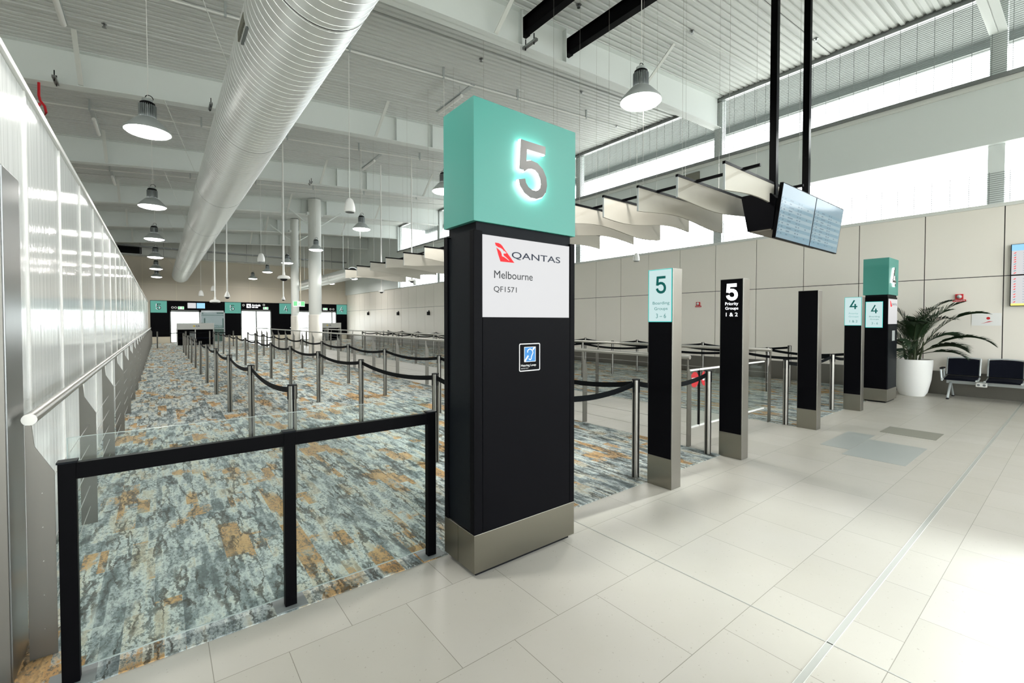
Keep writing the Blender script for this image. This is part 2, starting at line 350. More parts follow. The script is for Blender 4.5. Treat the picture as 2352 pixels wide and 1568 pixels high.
# two window bands with wire mesh
for nm, z0, z1 in (('window_1', 3.97, 5.16), ('window_2', 6.50, 8.36)):
    fr = MB()
    for yy in [1.2 + 5.8 * k_ for k_ in range(-1, 5)]: fr.box(XW + 0.02, XW + 0.24, yy - 0.12, yy + 0.12, z0, z1)
    for yy in [YB, 30.0 - 0.06]: fr.box(XW + 0.02, XW + 0.15, yy, yy + 0.06, z0, z1)
    wo = part(nm, fr, 'bulkhead'); wo['kind'] = 'structure'
    part('glass_pane', MB().box(XW + 0.15, XW + 0.156, YB, 30.0, z0, z1), 'glass_window', wo)
    ms = MB(); zt = z1 if nm == 'window_2' else 4.62; zz = z0 + 0.03
    while zz < zt: ms.box(XW - 0.015, XW - 0.011, YB, 29.95, zz - 0.005, zz + 0.005); zz += 0.042
    yy = YB + 0.3
    while yy < 29.9: ms.box(XW - 0.011, XW - 0.006, yy - 0.004, yy + 0.004, z0, zt); yy += 0.29
    mat('mesh_wire', rgb(120, 126, 124), 0.6); part('wire_mesh', ms, 'mesh_wire', wo)
mb = MB().box(XW + 0.2, 16.0, YB, 31, 8.42, 8.55).box(15.9, 16.1, YB, 31, 8.2, 8.7)
mat('soffit', rgb(118, 122, 120), 0.7)
struct('trim_8', mb, 'soffit')
struct('trim_9', MB().box(XW - 0.04, XW + 0.1, YB, 30.0, 8.20, 8.36), 'steel_dark')

# far wall with its doorways (openings 0.66-2.42, 2.42-4.02 glass, 5.12-7.22, 9.0-12.45)
fz = 3.10
mb = MB().box(XL, XW + 0.2, YF, YF + 0.2, fz, 8.6).box(XL, -0.5, YF, YF + 0.2, 0, fz)
struct('wall_far', mb, 'beige')
# pale raised joints on the far wall
mb = MB()
for xx in (-0.9, 1.03, 3.4, 5.75, 8.1, 10.4, 12.6): mb.box(xx - 0.02, xx + 0.02, YF - 0.012, YF, fz, 6.1)
mb.box(XL, XW, YF - 0.010, YF, 4.27, 4.30)
struct('trim_10', mb, 'cream')
struct('trim_11', MB().box(XL, XW, YF - 0.9, YF, 6.16, 8.6), 'white_paint')
struct('trim_12', MB().box(-0.5, 0.62, YF - 0.03, YF + 0.2, 0, 0.47).box(4.03, 5.1, YF - 0.03, YF + 0.2, 0, 0.47).box(7.26, 9.0, YF - 0.03, YF + 0.2, 0, 0.47).box(12.48, XW, YF - 0.03, YF + 0.2, 0, 0.47), 'cream')
mb = MB().box(-0.5, 0.62, YF - 0.04, YF + 0.2, 0.47, fz).box(4.03, 5.1, YF - 0.04, YF + 0.2, 0.47, fz).box(7.26, 9.0, YF - 0.04, YF + 0.2, 0.47, fz).box(12.48, XW, YF - 0.04, YF + 0.2, 0.47, fz)
mb.box(0.62, 4.03, YF - 0.04, YF + 0.2, 2.42, fz).box(5.1, 7.26, YF - 0.04, YF + 0.2, 2.52, fz).box(9.0, 12.48, YF - 0.04, YF + 0.2, 2.5, fz)
struct('trim_13', mb, 'black')
mat('door_frame', rgb(120, 124, 122), 0.4, 0.3)
def door(nm, x0, x1, z1, mids, gm='glass_clear', fm='door_frame'):
    mb = MB().box(x0, x0 + 0.07, YF + 0.02, YF + 0.1, 0, z1).box(x1 - 0.07, x1, YF + 0.02, YF + 0.1, 0, z1).box(x0, x1, YF + 0.02, YF + 0.1, z1 - 0.14, z1)
    for xm in mids: mb.box(xm - 0.05, xm + 0.05, YF + 0.03, YF + 0.09, 0, z1 - 0.14)
    mb.box(x0, x1, YF + 0.03, YF + 0.09, 0.0, 0.06).box(x0, x1, YF + 0.04, YF + 0.07, 1.02, 1.06)
    d = part(nm, mb, fm); d['kind'] = 'structure'
    part('glass_pane', MB().box(x0 + 0.07, x1 - 0.07, YF + 0.05, YF + 0.058, 0.06, z1 - 0.14), gm, d)
door('door_1', 0.62, 2.44, 2.42, []); door('door_2', 2.44, 4.03, 2.42, [], 'glass_dark', 'steel_dark')
door('door_3', 5.1, 7.26, 2.52, [6.18]); door('door_4', 9.0, 12.48, 2.5, [10.9, 12.1])

# hall behind and to the left of the camera
mb = MB().box(XL - 0.2, XL, YB, YF, 0, 7.0)
struct('wall_left_outer', mb, 'white_paint')
mb = MB().box(XL, XW, YB - 0.2, YB, 0, 0.3).box(XL, XW, YB - 0.2, YB, 4.8, 8.8)
for xx in (-9.0, -4.6, -0.1, 4.4, 8.9, 13.2): mb.box(xx, xx + 0.2, YB - 0.2, YB, 0.3, 4.8)
struct('wall_back', mb, 'wall_panel')
wb = part('window_fill', MB().box(XL, XW, YB - 0.12, YB - 0.06, 2.6, 2.68), 'silver_plastic'); wb['kind'] = 'structure'  # unseen glazing, added and sized to let fill daylight in from behind
part('glass_pane', MB().box(XL, XW, YB - 0.10, YB - 0.094, 0.3, 4.8), 'glass_window', wb)

# ------------------------------------------------------------------ roof beams
ROOF_Y = [-4.6, 1.2, 7.0, 12.9, 18.6, 24.3, 30.1, 35.8]
def beambot(x): return 6.50 + 0.09 * x - 0.0018 * x * x if x > -2 else roofz(x) - 0.75
wh = ['behind the camera', 'above the tiled floor', 'that carries the two black steel joists', 'behind the joist beam, second one up the hall', 'third one up the hall from the joists', 'fourth one up the hall, meeting the thicker round column', 'fifth one up the hall', 'last one, in front of the far bulkhead']
for i, yb in enumerate(ROOF_Y):
    o = thing('roof_beam', 'deep white steel roof beam across the hall, ' + wh[i], 'beam', (0, yb, 7.0), 'white steel roof beams')
    xs = [XL + 0.0] + [-2 + 1.54 * k_ for k_ in range(0, 11)]; xs[-1] = XW - 0.06
    web = MB(); bf = MB(); tf = MB()
    for a, b_ in zip(xs[:-1], xs[1:]):
        za, zb, ta, tb = beambot(a), beambot(b_), roofz(a) - 0.002, roofz(b_) - 0.002
        web.hexa([(a, yb - 0.006, za), (b_, yb - 0.006, zb), (b_, yb - 0.006, tb), (a, yb - 0.006, ta)], [(a, yb + 0.006, za), (b_, yb + 0.006, zb), (b_, yb + 0.006, tb), (a, yb + 0.006, ta)])
        for M_, z_a, z_b in ((bf, za, zb), (tf, ta - 0.015, tb - 0.015)):
            M_.hexa([(a, yb - 0.13, z_a), (b_, yb - 0.13, z_b), (b_, yb - 0.13, z_b + 0.014), (a, yb - 0.13, z_a + 0.014)], [(a, yb + 0.13, z_a), (b_, yb + 0.13, z_b), (b_, yb + 0.13, z_b + 0.014), (a, yb + 0.13, z_a + 0.014)])
    part('web', web, 'beam_paint', o); part('bottom_flange', bf, 'beam_paint', o); part('top_flange', tf, 'beam_paint', o)
    if i > 1:
        for xx in (-1.2, 5.0, 9.4):
            z1 = roofz(xx) - 0.03; z0 = beambot(xx) + 0.02; d_ = -1.05
            br = MB().hexa([(xx - 0.04, yb - 0.13, z0), (xx + 0.04, yb - 0.13, z0), (xx + 0.04, yb + d_, z1), (xx - 0.04, yb + d_, z1)],
                           [(xx - 0.04, yb - 0.10, z0), (xx + 0.04, yb - 0.10, z0), (xx + 0.04, yb + d_ + 0.04, z1), (xx - 0.04, yb + d_ + 0.04, z1)])
            part('fly_brace', br, 'white_paint', o)
        for xx in (5.75, 6.95): part('stiffener', MB().box(xx - 0.11, xx - 0.095, yb - 0.12, yb - 0.006, beambot(xx) + 0.014, roofz(xx) - 0.02), 'beam_paint', o)
# purlin lines under the sheet between the beams
mb = MB(); k_ = 0
for a, b_ in zip(ROOF_Y[:-1], ROOF_Y[1:]):
    for f_ in (0.25, 0.5, 0.75):
        yy = a + (b_ - a) * f_
        mb.hexa([(XL, yy, roofz(XL) - 0.03), (XW - 0.05, yy, roofz(XW) - 0.03), (XW - 0.05, yy, roofz(XW) + 0.0), (XL, yy, roofz(XL) + 0.0)],
                [(XL, yy + 0.07, roofz(XL) - 0.03), (XW - 0.05, yy + 0.07, roofz(XW) - 0.03), (XW - 0.05, yy + 0.07, roofz(XW)), (XL, yy + 0.07, roofz(XL))])
struct('trim_14', mb, 'ceil_paint')
# black joists above the screens
for xx, lb in ((5.75, 'left'), (6.95, 'right')):
    mb = MB().box(xx - 0.075, xx + 0.075, 1.34, 6.86, 7.22 + 0.04 * (xx - 5.75), 7.235 + 0.04 * (xx - 5.75)).box(xx - 0.075, xx + 0.075, 1.34, 6.86, 7.505 + 0.04 * (xx - 5.75), 7.52 + 0.04 * (xx - 5.75)).box(xx - 0.03, xx + 0.03, 1.34, 6.86, 7.23 + 0.04 * (xx - 5.75), 7.51 + 0.04 * (xx - 5.75))
    mb.box(xx - 0.075, xx + 0.075, 6.86, 6.99, 7.20 + 0.04 * (xx - 5.75), 7.52 + 0.04 * (xx - 5.75)).box(xx - 0.075, xx + 0.075, 1.21, 1.34, 7.20 + 0.04 * (xx - 5.75), 7.52 + 0.04 * (xx - 5.75))
    o = part('steel_joist', mb, 'black_frame'); tag(o, lb + ' black steel joist running from the white roof beam towards the camera', 'beam', 'black joists above the screens')
o = part('steel_bracket', MB().box(7.03, 8.25, 2.72, 2.88, 7.27, 7.42), 'black_frame'); tag(o, 'short black cross bracket joining the right joist to the second screen pole', 'beam')
# columns
for (xx, yy, r, lb) in ((6.2, 24.0, 0.30, 'thick round white column, nearer of the two columns up the hall'), (6.45, 29.4, 0.22, 'thinner round white column behind and left of the thick one')):
    o = thing('round_column', lb, 'column', (xx, yy, 0))
    part('shaft', MB().lathe([(r, 1.9), (r, roofz(xx) - 0.05)], (xx, yy, 0), 32), 'white_paint', o, smooth=True)
    part('cladding', MB().lathe([(0, 0.0), (r + 0.02, 0.0), (r + 0.02, 1.9), (r, 1.92)], (xx, yy, 0), 32), 'wall_panel', o, smooth=True)
    part('bracket', MB().box(xx - r - 0.08, xx + r + 0.08, yy - 0.12, yy + 0.12, roofz(xx) - 0.85, roofz(xx) - 0.72), 'beam_paint', o)
    for s_ in (-1, 1): part('brace', MB().tube([(xx + s_ * r, yy, roofz(xx) - 1.3), (xx + s_ * 1.3, yy, roofz(xx) - 0.55)], 0.035), 'beam_paint', o)

# ------------------------------------------------------------------ glossy screen wall on the left
y0, y1 = 3.16, 41.3
o = struct('wall_left', MB().box(-0.72, -0.62, y0, y1, 0, 2.95), 'gloss_wall')
mb = MB(); yy = 3.93
while yy < y1: mb.box(-0.62, -0.612, yy - 0.012, yy + 0.012, 0.0, 2.95); yy += 1.185
struct('trim_15', mb, 'plastic_white')
struct('trim_16', MB().box(-0.74, -0.60, y0, y1, 2.95, 2.985), 'plastic_white')
o = thing('end_post', 'tall dark brushed steel box post at the near end of the glossy white wall', 'post', (-0.7, 3.0, 0))
part('cladding', MB().box(-0.95, -0.52, 2.86, 3.155, 0.0, 2.25), 'steel_dark', o, bevel=0.003)
part('front_panel', MB().box(-0.95, -0.525, 2.845, 2.862, 0.0, 2.25), 'plate_steel', o, label='lighter beige steel front sheet')

# ------------------------------------------------------------------ handrails with steel blade posts
def handrail(name, label, xr, side, y0, y1, n0, xp, zr=1.13, wide=0.09, zw=0.87):
    o = thing(name, label, 'handrail', (xr, y0, 0), 'steel handrails on blade posts')
    part('rail', MB().tube([(xr, y0 - 0.02, zr), (xr, y1, zr)], 0.027, 16), 'rail_steel', o, smooth=True)
    yy = y0; s = side; first = None
    pts = [(-0.008, 0), (0.086, 0), (0.086, zw), (0.022, 1.0), (0.014, 1.10), (-0.008, 1.10)]
    off = xp
    while yy < y1:
        if first is None:
            first = part('blade_post', MB().prism([(off + s * p[0], p[1]) for p in pts], (0, yy, 0), UX, UZ, UY, -0.005, 0.005), 'plate_steel', o)
        else:
            c = first.copy(); c.location = (0, yy - y0, 0); COL.objects.link(c); c.parent = o
        yy += 1.77
    for z in (0.14, 0.30, 0.46, 0.62, 0.78):
        part('cable', MB().tube([(off + s * 0.045, y0 - 0.01, z), (off + s * 0.045, y1, z)], 0.0025, 5), 'rail_steel', o)
    return o
handrail('handrail', 'long steel handrail with cable infill along the glossy white wall', -0.475, 1, 3.0, 40.5, 0, -0.485)
handrail('handrail', 'long steel handrail between the left carpet and the tiled corridor', 5.24, 1, 3.09, 36, 0, 5.22)
handrail('handrail', 'long steel handrail between the tiled corridor and the right carpet', 7.56, -1, 3.07, 36, 0, 7.58)

# glass gate leaves across the corridor, with red and white round stickers
def gate(x0, x1, lb, st):
    o = thing('glass_gate', lb, 'gate', ((x0 + x1) / 2, 3.12, 0))
    part('glass_pane', MB().box(x0, x1, 3.115, 3.125, 0.235, 0.945), 'glass_clear', o)
    part('top_rail', MB().box(x0, x1, 3.108, 3.132, 0.945, 0.965), 'plastic_white', o); part('bottom_rail', MB().box(x0, x1, 3.108, 3.132, 0.215, 0.235), 'plastic_white', o)
    part('edge_seal', MB().box(x1 - 0.006, x1, 3.11, 3.13, 0.235, 0.945) if st < 1 else MB().box(x0, x0 + 0.006, 3.11, 3.13, 0.235, 0.945), 'rubber', o)
    xs = (x0 + 0.11) if st < 1 else (x0 + 0.14)
    dk = MB().prism([(0.10 * math.cos(a * R(12)), 0.10 * math.sin(a * R(12))) for a in range(30)], (xs, 3.1148, 0.83), UX, UZ, -UY, 0, 0.001)
    d = part('sticker', dk, 'red', o, label='round red no entry sticker with white bar')
    part('bar', MB().box(xs - 0.07, xs + 0.07, 3.112, 3.1136, 0.805, 0.855), 'white_flat', d)
gate(5.32, 5.535, 'narrow glass gate leaf with a red sticker beside the left corridor handrail', 0)
gate(5.55, 7.46, 'wide glass gate leaf with a red sticker across the tiled corridor', 1)

# ------------------------------------------------------------------ black barrier in the foreground
o = thing('barrier_fence', 'low black framed barrier with clear panel at the carpet edge, foreground', 'barrier', (0.55, 2.71, 0))
for x0, x1 in ((-0.35, -0.292), (0.527, 0.585), (1.397, 1.455)):
    p = part('post', MB().box(x0, x1, 2.69, 2.735, 0.008, 0.97), 'black_frame', o, bevel=0.002)
    part('cap', MB().box(x0 - 0.004, x1 + 0.004, 2.687, 2.745, 0.97, 0.978), 'charcoal', p)
    part('base_plate', MB().box(x0 - 0.05, x1 + 0.05, 2.655, 2.80, 0.0, 0.010), 'grey_plastic', p)
for x0, x1 in ((-0.292, 0.527), (0.585, 1.397)): part('rail', MB().box(x0, x1, 2.694, 2.73, 0.897, 0.968), 'black_frame', o)
gp = part('clear_panel', MB().box(-0.325, 1.43, 2.749, 2.755, 0.035, 1.07), 'glass_clear', o, label='clear panel standing above the black rail')
part('panel_edge', MB().box(-0.325, 1.43, 2.7488, 2.7552, 1.0685, 1.0705).box(-0.325, 1.43, 2.7485, 2.7555, 0.033, 0.037).box(-0.327, -0.323, 2.7485, 2.7555, 0.035, 1.07), 'glass_edge', gp)

# ------------------------------------------------------------------ belt posts
mb = MB(); cs = []
for q in range(4):
    a0 = q * 90
    for a in (-12, 12):
        pass
prof = []
for q in range(4):
    c = q * 90
    prof.append((0.037, c - 11, 1)); prof.append((0.027, c - 13, 1)); prof.append((0.027, c + 13, 1)); prof.append((0.037, c + 11, 0))
    for a in (24, 37, 50, 63): prof.append((0.037, c + a + 2, 0))
k_ = len(prof)
ring = [(r * math.cos(R(a)), r * math.sin(R(a))) for r, a, s in prof]
vs = [(x, y, z) for z in (0.0, 0.985) for x, y in ring]
for i in range(k_):
    mb.cur = 1 if prof[i][2] else 0
    mb.add([vs[i], vs[(i + 1) % k_], vs[k_ + (i + 1) % k_], vs[k_ + i]], [(0, 1, 2, 3)])
post0 = thing('belt_post', 'x', 'belt post')
part('tube', mb, ['steel', 'rubber'], post0)
hd = MB().lathe([(0, 0.985), (0.040, 0.985), (0.040, 0.994), (0, 0.994)], seg=20)
for q in range(4):
    c, s = math.cos(R(q * 90)), math.sin(R(q * 90))
    x0_, x1_ = sorted((c * 0.029 - s * -0.009, c * 0.041 - s * 0.009)) if abs(c) > 0.5 else (-0.009, 0.009)
    y0_, y1_ = (-0.009, 0.009) if abs(c) > 0.5 else sorted((s * 0.029, s * 0.041))
    hd.box(x0_, x1_, y0_, y1_, 0.86, 0.985)
part('belt_head', hd, 'rubber', post0)
BELTS = {}
def belt_to(o, tgt, sag=0.07):
    dx, dy = tgt[0] - o.location.x, tgt[1] - o.location.y; Ln = round(math.hypot(dx, dy), 2)
    key = (Ln, sag)
    if key not in BELTS:
        n_ = 14; mb = MB(); A = []
        for i in range(n_ + 1):
            t = i / n_; x = 0.038 + (Ln - 0.076) * t; z = 0.968 - sag * (1 - (2 * t - 1) ** 2)
            A.append([(x, -0.002, z - 0.052), (x, 0.002, z - 0.052), (x, 0.002, z), (x, -0.002, z)])
        for a, b_ in zip(A[:-1], A[1:]): mb.hexa(a, b_)
        me_o = part('belt', mb, 'belt'); BELTS[key] = me_o.data; bpy.data.objects.remove(me_o)
    c = bpy.data.objects.new('belt', BELTS[key]); COL.objects.link(c); c.parent = o; c.rotation_euler = (0, 0, math.atan2(dy, dx) - o.rotation_euler.z)
first_used = [False]
def post(x, y, label, group, nxt=()):
    if not first_used[0]: o = post0; o.location = (x, y, 0.006); o['label'] = label; o['group'] = group; first_used[0] = True
    else:
        o = bpy.data.objects.new('belt_post', None); COL.objects.link(o); o.location = (x, y, 0.006); o['label'] = label; o['category'] = 'belt post'; o['group'] = group
        for ch in ('tube', 'belt_head'):
            src = next(c_ for c_ in post0.children if c_.name == ch); c = src.copy(); COL.objects.link(c); c.parent = o
    for t in nxt: belt_to(o, t)
    return o
G = 'steel belt posts of the queue lanes'
rowsL = [(0.955, 0, 11, 'leftmost row of the left carpet'), (2.43, 0, 12, 'middle row of the left carpet'), (3.78, 0, 11, 'left carpet row nearest the corridor')]
for x, k0, k1, lb in rowsL:
    for k_ in range(k0, k1):
        yy = 4.50 + 2.36 * k_; nx = [(x, yy + 2.36)] if k_ < k1 - 1 else []
        post(x, yy, 'steel belt post, %s from the front, %s' % (ORD[k_ - k0], lb), G, nx)
for x, k1, lb in ((9.45, 11, 'right carpet row nearest the corridor'), (10.75, 11, 'middle row of the right carpet'), (11.95, 12, 'row nearest the panelled wall')):
    for k_ in range(k1):
        yy = 4.42 + 2.2 * k_; nx = [(x, yy + 2.2)] if k_ < k1 - 1 else []
        post(x, yy, 'steel belt post, %s from the front, %s' % (ORD[k_], lb), G, nx)
post(2.43, 2.84, 'steel belt post standing hidden behind the large gate 5 sign', G, [(2.43, 4.50), (3.78, 2.80)])
post(3.78, 2.80, 'steel belt post at the carpet front, left of the lit boarding pylon', G, [(5.13, 2.77), (3.78, 4.50)])
post(5.13, 2.77, 'steel belt post at the carpet front, left of the black priority pylon', G)
post(7.53, 2.83, 'steel belt post at the right carpet front, left of the plain black pylon', G, [(9.45, 2.80)])
post(9.45, 2.80, 'steel belt post at the right carpet front, left of the lit gate 4 priority pylon', G, [(9.45, 4.42), (10.8, 2.80)])
post(10.8, 2.80, 'steel belt post beside the teal topped gate 4 sign', G, [(10.75, 4.42)])
fx = [(-0.1, 'first'), (1.25, 'second'), (2.45, 'third'), (3.7, 'fourth')]
for i, (x, nm) in enumerate(fx):
    post(x, 33.5, 'steel belt post, %s from the left in the far cross row before the counters' % nm, G, [(fx[i + 1][0], 33.5)] if i < 3 else [])

# ================================================================== GATE SIGN 5
o = thing('gate_sign', 'large black gate sign column with teal cube and glowing number 5', 'gate sign', (1.93, 2.47, 0), 'gate sign columns')
X0, X1, Y0, Y1 = 1.50, 2.368, 2.29, 2.655
part('recessed_foot', MB().box(X0 + 0.03, X1 - 0.03, Y0 + 0.03, Y1 - 0.03, 0.0, 0.035), 'rubber', o)
part('kick_plate', MB().box(X0, X1, Y0, Y1, 0.03, 0.268), 'kick_steel', o, bevel=0.002)
sp = part('plate_joint', MB().box(X0 - 0.0008, X0, 2.480, 2.4815, 0.03, 0.268), 'rubber', o)
part('body', MB().box(X0 + 0.012, X1 - 0.012, Y0 + 0.008, Y1 - 0.012, 0.268, 2.12), 'charcoal', o)
for xa, xb in ((X0, X0 + 0.062), (X1 - 0.045, X1)):
    part('corner_post', MB().box(xa, xb, Y0, Y0 + 0.05, 0.268, 2.135), 'black', o, bevel=0.003)
part('corner_post', MB().box(X0, X0 + 0.03, Y1 - 0.045, Y1, 0.268, 2.135), 'black', o, bevel=0.003)
part('corner_post', MB().box(X1 - 0.03, X1, Y1 - 0.045, Y1, 0.268, 2.135), 'black', o, bevel=0.003)
part('neck', MB().box(X0 + 0.03, X1 - 0.03, Y0 + 0.02, Y1 - 0.02, 2.12, 2.195), 'charcoal', o)
part('front_panel', MB().box(1.566, 2.32, Y0 + 0.002, Y0 + 0.01, 0.268, 1.606), 'black', o)
sc_ = part('display_screen', MB().box(1.566, 2.311, Y0 + 0.001, Y0 + 0.006, 1.607, 2.114), 'screen_white', o)
YS = Y0
tail = [(1.657, 2.072), (1.671, 2.0725), (1.684, 2.072), (1.7, 2.067), (1.714, 2.057), (1.73, 2.039), (1.811, 1.958), (1.755, 1.958), (1.7, 1.958), (1.684, 1.996), (1.669, 2.04)]
roo = [(1.660, 2.056), (1.681, 2.046), (1.702, 2.042), (1.719, 2.033), (1.728, 2.022), (1.73, 2.028), (1.737, 2.021), (1.748, 2.015), (1.737, 2.011), (1.724, 2.01), (1.722, 2.005), (1.726, 1.997), (1.744, 1.987), (1.762, 1.975), (1.771, 1.966), (1.747, 1.979), (1.726, 1.989), (1.716, 1.99), (1.71, 1.994), (1.709, 2.005), (1.702, 2.02), (1.688, 2.031), (1.667, 2.043)]
part('tail_emblem', MB().prism(tail, (0, YS, 0), *FRONT, 0.0, 0.0012), 'logo_red', sc_)
part('animal_emblem', MB().prism(roo, (0, YS, 0), *FRONT, 0.0012, 0.0018), 'screen_white', sc_)
text('lettering', 'QANTAS', (1.789, YS, 1.979), FRONT, 0.431, 0.050, 'ink_navy', sc_, 0.002, 0.006)
text('lettering', 'Melbourne', (1.650, YS, 1.851), FRONT, 0.316, 0.048, 'ink_grey', sc_, 0.002, 0.0)
text('lettering', 'QF1571', (1.647, YS, 1.760), FRONT, 0.182, 0.041, 'ink_grey', sc_, 0.002, 0.0)
hl = part('hearing_loop_sign', MB().box(1.852, 2.033, Y0, Y0 + 0.003, 1.251, 1.434), 'black', o, label='small black hearing loop plate with blue ear symbol')
bd = MB(); bx = [(1.860, 1.2535), (2.025, 1.2535), (2.0305, 1.259), (2.0305, 1.426), (2.025, 1.4315), (1.860, 1.4315), (1.8545, 1.426), (1.8545, 1.259), (1.860, 1.2535)]
part('border', bd.stroke(bx, 0.006, (0, Y0, 0), *FRONT, 0, 0.001), 'letter_white', hl)
part('blue_panel', MB().box(1.895, 1.992, Y0 - 0.001, Y0, 1.313, 1.410), 'blue_sign', hl)
em = MB().stroke([(1.895, 1.313), (1.992, 1.313), (1.992, 1.410), (1.895, 1.410), (1.895, 1.313)], 0.003, (0, Y0, 0), *FRONT, 0.001, 0.0018)
em.stroke([(1.923, 1.374), (1.923, 1.386), (1.932, 1.394), (1.944, 1.397), (1.958, 1.391), (1.967, 1.381), (1.969, 1.370), (1.962, 1.357), (1.956, 1.345), (1.955, 1.333), (1.947, 1.325), (1.938, 1.328), (1.934, 1.334)], 0.006, (0, Y0, 0), *FRONT, 0.001, 0.002)
em.stroke([(1.897, 1.315), (1.929, 1.353)], 0.011, (0, Y0, 0), *FRONT, 0.001, 0.0018).stroke([(1.968, 1.390), (1.984, 1.408)], 0.011, (0, Y0, 0), *FRONT, 0.001, 0.0018)
part('ear_symbol', em, 'letter_white', hl)
text('lettering', 'Hearing Loop', (1.867, Y0, 1.278), FRONT, 0.130, 0.019, 'letter_white', hl, 0.001, 0.01)
text('lettering', 'SWITCH TO T', (1.867, Y0, 1.266), FRONT, 0.064, 0.007, 'letter_white', hl, 0.001)
part('cube', MB().box(X0, X1 + 0.003, Y0, Y1, 2.19, 2.935), 'green', o, bevel=0.002)
OG = (1.824, Y0, 2.388); GW, GH, GS = 0.240, 0.358, 0.052
m5 = MB(); digit(m5, FIVE, OG, FRONT, GW, GH, GS, 0.030, 0.038); d5 = part('number', m5, 'letter_metal', o, label='dark metal number 5 lit from behind')
h5 = MB(); digit(h5, FIVE, OG, FRONT, GW, GH, GS + 0.008, 0.010, 0.0295); part('halo_light', h5, 'halo', d5)

# ================================================================== GATE SIGN 4
o = thing('gate_sign', 'black gate sign column with teal top and number 4 beside the potted palm', 'gate sign', (11.4, 2.57, 0), 'gate sign columns')
X0, X1, Y0, Y1 = 11.05, 11.75, 2.37, 2.76
part('recessed_foot', MB().box(X0 + 0.03, X1 - 0.03, Y0 + 0.03, Y1 - 0.03, 0.0, 0.035), 'rubber', o)
part('kick_plate', MB().box(X0, X1, Y0, Y1, 0.03, 0.262), 'kick_steel', o, bevel=0.002)
part('body', MB().box(X0 + 0.005, X1 - 0.01, Y0 + 0.01, Y1 - 0.012, 0.262, 2.06), 'black', o)
part('neck', MB().box(X0 + 0.03, X1 - 0.03, Y0 + 0.02, Y1 - 0.02, 2.06, 2.10), 'charcoal', o)
part('front_panel', MB().box(X0 + 0.03, X1 - 0.02, Y0 + 0.002, Y0 + 0.01, 0.262, 1.53), 'charcoal', o)
sc_ = part('display_screen', MB().box(X0 + 0.04, X1 - 0.04, Y0 + 0.001, Y0 + 0.008, 1.53, 2.02), 'screen_white', o)
sh = X0 + 0.04 - 1.566
part('tail_emblem', MB().prism([((p[0] - 1.566) * 0.9 + X0 + 0.04, p[1] - 0.09) for p in tail], (0, Y0, 0), *FRONT, 0.0, 0.0012), 'logo_red', sc_)
text('lettering', 'QANTAS', (X0 + 0.24, Y0, 1.889), FRONT, 0.37, 0.050, 'ink_navy', sc_, 0.002, 0.006)
sl = part('display_screen', MB().box(X0 - 0.001, X0 + 0.008, 2.455, 2.721, 1.463, 1.965), 'screen_cyan', o, label='pale cyan boarding group screen')
part('screen_border', MB().stroke([(-2.721, 1.463), (-2.455, 1.463), (-2.455, 1.965), (-2.721, 1.965), (-2.721, 1.463)], 0.008, (X0, 0, 0), *LEFT, 0.0, 0.002), 'screen_edge', sl)
m4 = MB(); digit(m4, FOUR, (X0, 2.638, 1.739), LEFT, 0.110, 0.162, 0.021, 0.0, 0.003); part('number', m4, 'ink_teal', sl)
text('lettering', 'Boarding', (X0, 2.664, 1.655), LEFT, 0.165, 0.034, 'ink_teal_light', sl, 0.002)
text('lettering', 'Groups', (X0, 2.650, 1.605), LEFT, 0.135, 0.032, 'ink_teal_light', sl, 0.002)
text('lettering', '3 - 6', (X0, 2.625, 1.522), LEFT, 0.10, 0.045, 'ink_teal_light', sl, 0.002)
part('hearing_loop_sign', MB().box(11.35, 11.55, Y0 - 0.001, Y0 + 0.002, 1.20, 1.40).stroke([(11.352, 1.202), (11.548, 1.202), (11.548, 1.398), (11.352, 1.398), (11.352, 1.202)], 0.006, (0, Y0, 0), *FRONT, 0.001, 0.002), 'silver_plastic', o)
part('cube', MB().box(X0, X1, Y0, Y1 + 0.012, 2.10, 2.812), 'green', o, bevel=0.002)
m4 = MB(); digit(m4, FOUR, (11.24, Y0, 2.262), FRONT, 0.25, 0.36, 0.05, 0.016, 0.022); d4 = part('number', m4, 'letter_metal', o, label='dark metal number 4 lit from behind')
h4 = MB(); digit(h4, FOUR, (11.24, Y0, 2.262), FRONT, 0.25, 0.36, 0.058, 0.004, 0.0155); part('halo_light', h4, 'halo', d4)

# ================================================================== PYLONS
def pylon(x, y0, y1, top, lb, kind):
    o = thing('boarding_pylon', lb, 'pylon', (x + 0.075, (y0 + y1) / 2, 0), 'slim boarding group pylons')
    zb = top - 0.50
    part('shell', MB().box(x + 0.003, x + 0.155, y0, y1, 0.0, top), 'steel', o, bevel=0.003)
    part('kick_plate', MB().box(x, x + 0.006, y0 + 0.004, y1 - 0.002, 0.0, 0.285), 'kick_steel', o)
    part('face_panel', MB().box(x, x + 0.006, y0 + 0.010, y1 - 0.006, 0.287, zb if kind in 'ad' else top - 0.005), 'black', o)
    if kind in 'ad':
        s_ = part('display_screen', MB().box(x, x + 0.006, y0 + 0.010, y1 - 0.006, zb, top - 0.006), 'screen_cyan', o)
        part('screen_border', MB().stroke([(-y1 + 0.006, zb), (-y0 - 0.010, zb), (-y0 - 0.010, top - 0.006), (-y1 + 0.006, top - 0.006), (-y1 + 0.006, zb)], 0.006, (x, 0, 0), *LEFT, 0.0, 0.002), 'screen_edge', s_)
    else: s_ = o
    return o, s_
o, s_ = pylon(3.75, 2.375, 2.640, 2.078, 'slim steel boarding pylon with lit cyan screen reading 5 Boarding Groups 3-6', 'a')
mb = MB(); digit(mb, FIVE, (3.75, 2.552, 1.845), LEFT, 0.108, 0.164, 0.024, 0.0, 0.003); part('number', mb, 'ink_teal', s_)
